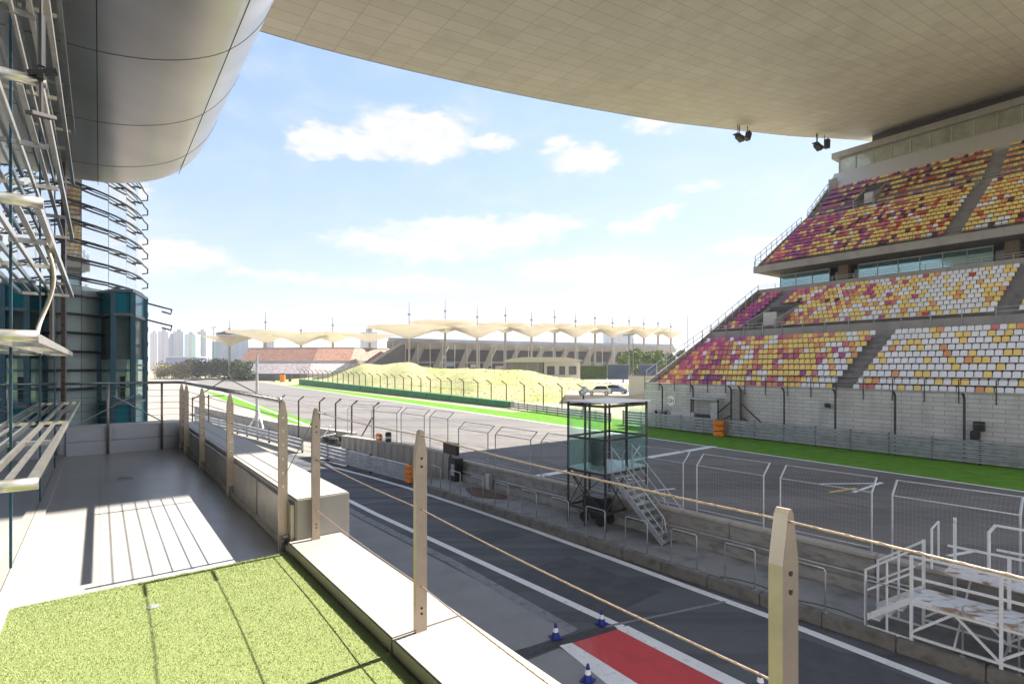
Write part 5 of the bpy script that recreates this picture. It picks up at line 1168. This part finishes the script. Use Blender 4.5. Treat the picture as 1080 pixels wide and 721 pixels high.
for (pa, da), (pb, db) in zip(opx, opx[1:]):
    a, b_ = P(pa, HY, da), P(pb, HY, db)
    def rk(z0, z1, o0, o1): return MB().hexa([Vector((a.x, a.y + o0, z0)), Vector((b_.x, b_.y + o0, z0)), Vector((b_.x, b_.y + o0 + 6, z0 - .2)), Vector((a.x, a.y + o0 + 6, z0 - .2)), Vector((a.x, a.y + o1, z1)), Vector((b_.x, b_.y + o1, z1)), Vector((b_.x, b_.y + o1 + 6, z1 - .1)), Vector((a.x, a.y + o1 + 6, z1 - .1))])
    rk(9.2, 15.2, 6, 13).build('upper_seats', M['farseats'], os_)
    rk(8.0, 9.4, 5.8, 5.8).build('fascia', M['farcon'], os_)
    rk(3.2, 8.0, -1, 4.5).build('lower_seats', M['farseats2'], os_)
    rk(-.5, 3.3, -1.2, -1.2).build('base_wall', M['fardark'] if pa < 320 else M['farcon'], os_)
    rk(15.1, 15.9, 13.5, 13.5).build('back_rail', M['farcon'], os_)
pv = thing('white_pavilion', 'low pavilion with broad pale flat roof and dark openings before the far stand', 'pavilion', P(580, HY, 170) * 1); pv.location.z = 0
d = 165.0
def pb_(px0, px1, y0, y1, d0, d1): 
    return MB().box(W, ((px0 - 540) / F * d0, (px1 - 540) / F * d0), (d0, d1), (H + (HY - y1) * d0 / F, H + (HY - y0) * d0 / F))
mb = MB(); x0, x1 = P(531, 0, d).x, P(617, 0, d).x; z0 = H + (HY - 381.5) * d / F; z1 = H + (HY - 376.5) * d / F
mb.prism([Vector((x0, d, z0 - .1)), Vector((x1 - 4, d, z0 - .1)), Vector((x1, d, z0 + .4)), Vector((x1 - 6, d, z1)), Vector((x0 + 6, d, z1)), Vector((x0, d, z0 + .6))], (0, 18, 0)); mb.build('roof', M['cap'], pv)
pb_(574, 612, 381.6, 400, d + 2, d + 14).build('wall', M['pale'], pv)
pb_(536, 573, 381.6, 400, d + 4, d + 14).build('rear_wall', M['farcon'], pv)
for a, b_ in ((577, 585), (590, 596), (600, 608)): pb_(a, b_, 386, 395, d + 1.8, d + 1.95).build('opening', M['fardark'], pv)
for px in (534, 545, 556, 567): MB().tube([P(px, 400, d + 1), P(px, 381, d + 1)], .12, 6).build('post', M['farcon'], pv)
# hoardings and trees
for k, (a, b_, y0, y1, d, m, lab) in enumerate(((641, 665, 384.5, 393, 150, 'hoard', 'dark blue hoarding panel left of the double lamp pole under the trees'), (674, 692, 384.5, 393, 150, 'hoard', 'dark blue hoarding panel right of the double lamp pole under the trees'), (612, 640, 385.5, 393, 152, 'hedge', 'dark green low hoarding beside the pale pavilion'))):
    q = thing('hoarding', lab, 'hoarding', P((a + b_) / 2, HY, d)); q.location.z = 0
    pb_(a, b_, y0, 400, d, d + .3).build('panel', M[m], q); pb_(a, b_, y0 - .5, y0, d - .05, d + .35).build('top_rail', M['farcon'], q)
def leafball(mb, c_, r_, n_, rnd, sz, mi=None, squash=.8):
    for i in range(n_):
        while True:
            x = Vector((rnd.uniform(-1, 1), rnd.uniform(-1, 1), rnd.uniform(-1, 1)))
            if .25 < x.length < 1: break
        p = c_ + Vector((x.x * r_, x.y * r_, x.z * r_ * squash)); a = Vector((rnd.uniform(-1, 1), rnd.uniform(-1, 1), rnd.uniform(-1, 1))).normalized(); b_ = a.orthogonal().normalized(); c2 = a.cross(b_); s_ = sz * rnd.uniform(.6, 1.3)
        mb.face([p - b_ * s_, p - c2 * s_ * .6, p + b_ * s_, p + c2 * s_ * .6], rnd.randrange(2) if mi is None else mi)
def tree(px, d, ybase, ytop, hw, label, seed, group):
    rnd = random.Random(seed); b_ = P(px, HY, d); b_.z = 0; zt = H + (HY - ytop) * d / F; r_ = hw * d / F
    q = thing('tree', label, 'tree', b_, group)
    mb = MB().tube([b_, b_ + Vector((rnd.uniform(-.2, .2), 0, zt * .4)), b_ + Vector((rnd.uniform(-.4, .4), 0, zt * .75))], .28, 8, r1=.1)
    for k in range(5): a = k * 1.26; mb.tube([b_ + Vector((0, 0, zt * (.35 + .06 * k))), b_ + Vector((math.cos(a) * r_ * .6, math.sin(a) * r_ * .6, zt * (.6 + .06 * k)))], .10, 5, r1=.04)
    mb.build('trunk', M['bark'], q)
    mb = MB()
    for k in range(11): a = rnd.uniform(0, 6.28); rr = rnd.uniform(.1, .72) * r_; leafball(mb, b_ + Vector((math.cos(a) * rr, math.sin(a) * rr, zt * rnd.uniform(.40, .86))), r_ * rnd.uniform(.34, .52), 170, rnd, .36)
    mb.build('crown', [M['leaf'], M['leaf2']], q, solid_normals=False)
for i, (px, yt, hw) in enumerate(((657, 369.5, 10), (670, 366, 11), (683, 366, 11), (694, 364.5, 11), (705, 365, 10), (716, 365.5, 10), (726, 366.5, 9))):
    tree(px, 168 + (i % 3) * 5, 392, yt, hw, 'bushy green tree beside the grandstand\'s left end, %s from the left of its row' % ORD[i], 20 + i, 'row of trees by the grandstand')
def hedge(name, label, cat, px0, px1, y0, y1, d, m, seed, n_):
    rnd = random.Random(seed); a, b_ = P(px0, HY, d), P(px1, HY, d); z1 = H + (HY - y0) * d / F; q = thing(name, label, cat, ((a.x + b_.x) / 2, d, 0)); mb = MB()
    for i in range(n_): leafball(mb, Vector((rnd.uniform(a.x, b_.x), d + rnd.uniform(0, 5), max(.8, z1 * rnd.uniform(.15, .80)))), z1 * .25 + .5, 60, rnd, .55, 0)
    mb.build('foliage', M[m], q, solid_normals=False)
    mb = MB()
    for i in range(8): x = a.x + (b_.x - a.x) * (i + .5) / 8; mb.tube([Vector((x, d + 2.5, 0)), Vector((x, d + 2.5, z1 * .7))], .15, 5)
    mb.build('stem', M['bark'], q)
hedge('hedge', 'long dark green hedge across the track end, before the tower blocks', 'hedge', 196, 252, 377, 390, 300, 'hedge', 31, 130)
hedge('dry_bush', 'yellowish dry bushes left of the dark hedge', 'bushes', 164, 195, 380, 391, 290, 'bushdry', 32, 50)
hedge('brown_shrub', 'dark brown shrub at the end of the orange seated stand', 'shrub', 247, 262, 378, 390, 240, 'hedge', 33, 26)
# lamp masts
def mast(px, d, ytop, label, double=False, head=True):
    b_ = P(px, HY, d); b_.z = 0; zt = H + (HY - ytop) * d / F; q = thing('lamp_mast', label, 'lamp post', b_); MB().tube([b_, Vector((b_.x, b_.y, zt))], .20 * d / 160, 8, r1=.10 * d / 160).build('pole', M['mast'], q)
    if double: MB().tube([b_ + Vector((1.1, 0, 0)), Vector((b_.x + 1.1, b_.y, zt - 1))], .12, 6).build('pole', M['mast'], q)
    if head: MB().bar(Vector((b_.x - 1.6, b_.y, zt - .3)), Vector((b_.x + 1.6, b_.y, zt + .1)), .6, .35).build('lamp_head', M['mast'], q)
mast(725.5, 150, 332, 'tall slim grey mast right beside the grandstand\'s left edge', head=False)
mast(663.5, 145, 352.5, 'double grey lamp pole standing in front of the trees', True)
mast(225.5, 320, 345, 'tiny lamp mast left of the leftmost canopy')
# tower blocks on the horizon
def block(px0, px1, ytop, d, c_, label, win, step=0, name='tower_block'):
    a, b_ = P(px0, HY, d), P(px1, HY, d); zt = H + (HY - ytop) * d / F; q = thing(name, label, 'tower block', ((a.x + b_.x) / 2, d, 0))
    m = mat('block_render_%d' % int(px0), c_, .8, var=.06, scale=.02); add_layer(m, 'brick', win, bw=4.2, rh=3.2, ms=.7, amt=.75, offset=0, coord='UV')
    dep = (b_.x - a.x) * .8; MB().box(W, (a.x, b_.x), (d, d + dep), (0, zt)).build('wall', m, q, uv=lambda p: (p.x + p.y, p.z))
    MB().box(W, (a.x + (b_.x - a.x) * .3, a.x + (b_.x - a.x) * .7), (d + 2, d + dep - 2), (zt, zt + 4.5)).build('roof_house', M['farcon'], q)
    MB().box(W, (a.x + (b_.x - a.x) * .44, a.x + (b_.x - a.x) * .56), (d - .6, d), (3, zt - 3)).build('balcony_strip', M['farcon'], q)
block(158, 166, 351, 1100, (.55, .56, .66), 'pale violet tower block half hidden by the teal bay', (.35, .36, .46))
block(166.5, 177.5, 349.5, 1000, (.46, .46, .60), 'violet grey tower block with white edge, leftmost clear of the teal bay', (.34, .35, .50))
block(178, 181.5, 350.5, 1040, (.62, .60, .62), 'narrow pale slab block between two violet towers', (.5, .48, .5))
block(182.5, 193.5, 349.5, 1010, (.36, .40, .55), 'blue violet tower block left of the teal glass tower', (.22, .27, .42))
block(194.5, 206.5, 352.5, 980, (.20, .42, .46), 'teal glass tower block among the violet towers', (.45, .60, .62))
block(208, 217.5, 349.5, 1000, (.40, .38, .46), 'grey tower block with a pale side, right of the teal tower', (.26, .25, .34))
block(223.5, 236, 360, 700, (.10, .30, .36), 'dark teal glass block below the leftmost canopy', (.28, .46, .50))
block(246, 258, 361, 760, (.34, .34, .46), 'violet block behind the widest cream canopy', (.22, .23, .36))
block(262, 272, 360, 760, (.46, .46, .56), 'pale violet block under the widest cream canopy', (.32, .33, .45))
block(277, 289, 358.5, 780, (.44, .43, .50), 'grey block right of the mast under the widest canopy', (.26, .26, .34))
block(380, 398, 350, 700, (.50, .53, .62), 'pale blue block left of the first grey-stand canopy', (.30, .36, .50))
block(640, 668, 347, 900, (.34, .40, .58), 'blue violet block seen between canopies above the far grey stand', (.2, .26, .44))
q = thing('blue_depot', 'long low blue shed at the feet of the violet towers', 'shed', P(195, HY, 600)); q.location.z = 0
pb_(175, 207, 376.8, 387, 600, 620).build('wall', mat('blue_shed_cladding', (.16, .22, .46), .7, var=.1), q); pb_(174, 208, 375.8, 376.8, 598, 622).build('roof', M['pale'], q)
q = thing('dark_roof_hall', 'dark roofed hall behind the leftmost canopies', 'hall', P(245, HY, 420)); q.location.z = 0
pb_(228, 262, 350, 387, 420, 440).build('wall', M['farblue'], q); mb = MB(); a, b_ = P(226, 352.5, 420), P(263, 352.5, 420); mb.prism([a, b_, P(260, 349, 420), P(238, 348.6, 420)], (0, 25, 0)); mb.build('roof', M['fardark'], q)

# ------------------------------------------------------------------ air
hzm = bpy.data.materials.new('haze_air'); hzm.use_nodes = True; hnt = hzm.node_tree; hnt.nodes.clear()
ho = hnt.nodes.new('ShaderNodeOutputMaterial'); hv = hnt.nodes.new('ShaderNodeVolumePrincipled'); hv.inputs['Density'].default_value = .00028; hv.inputs['Color'].default_value = (.95, .96, 1, 1); hv.inputs['Anisotropy'].default_value = .2
hnt.links.new(hv.outputs[0], ho.inputs['Volume'])
hb = MB().box(W, (-3100, 3100), (-500, 4600), (-1.2, 140)).build('haze', hzm); tag(hb, kind='stuff')
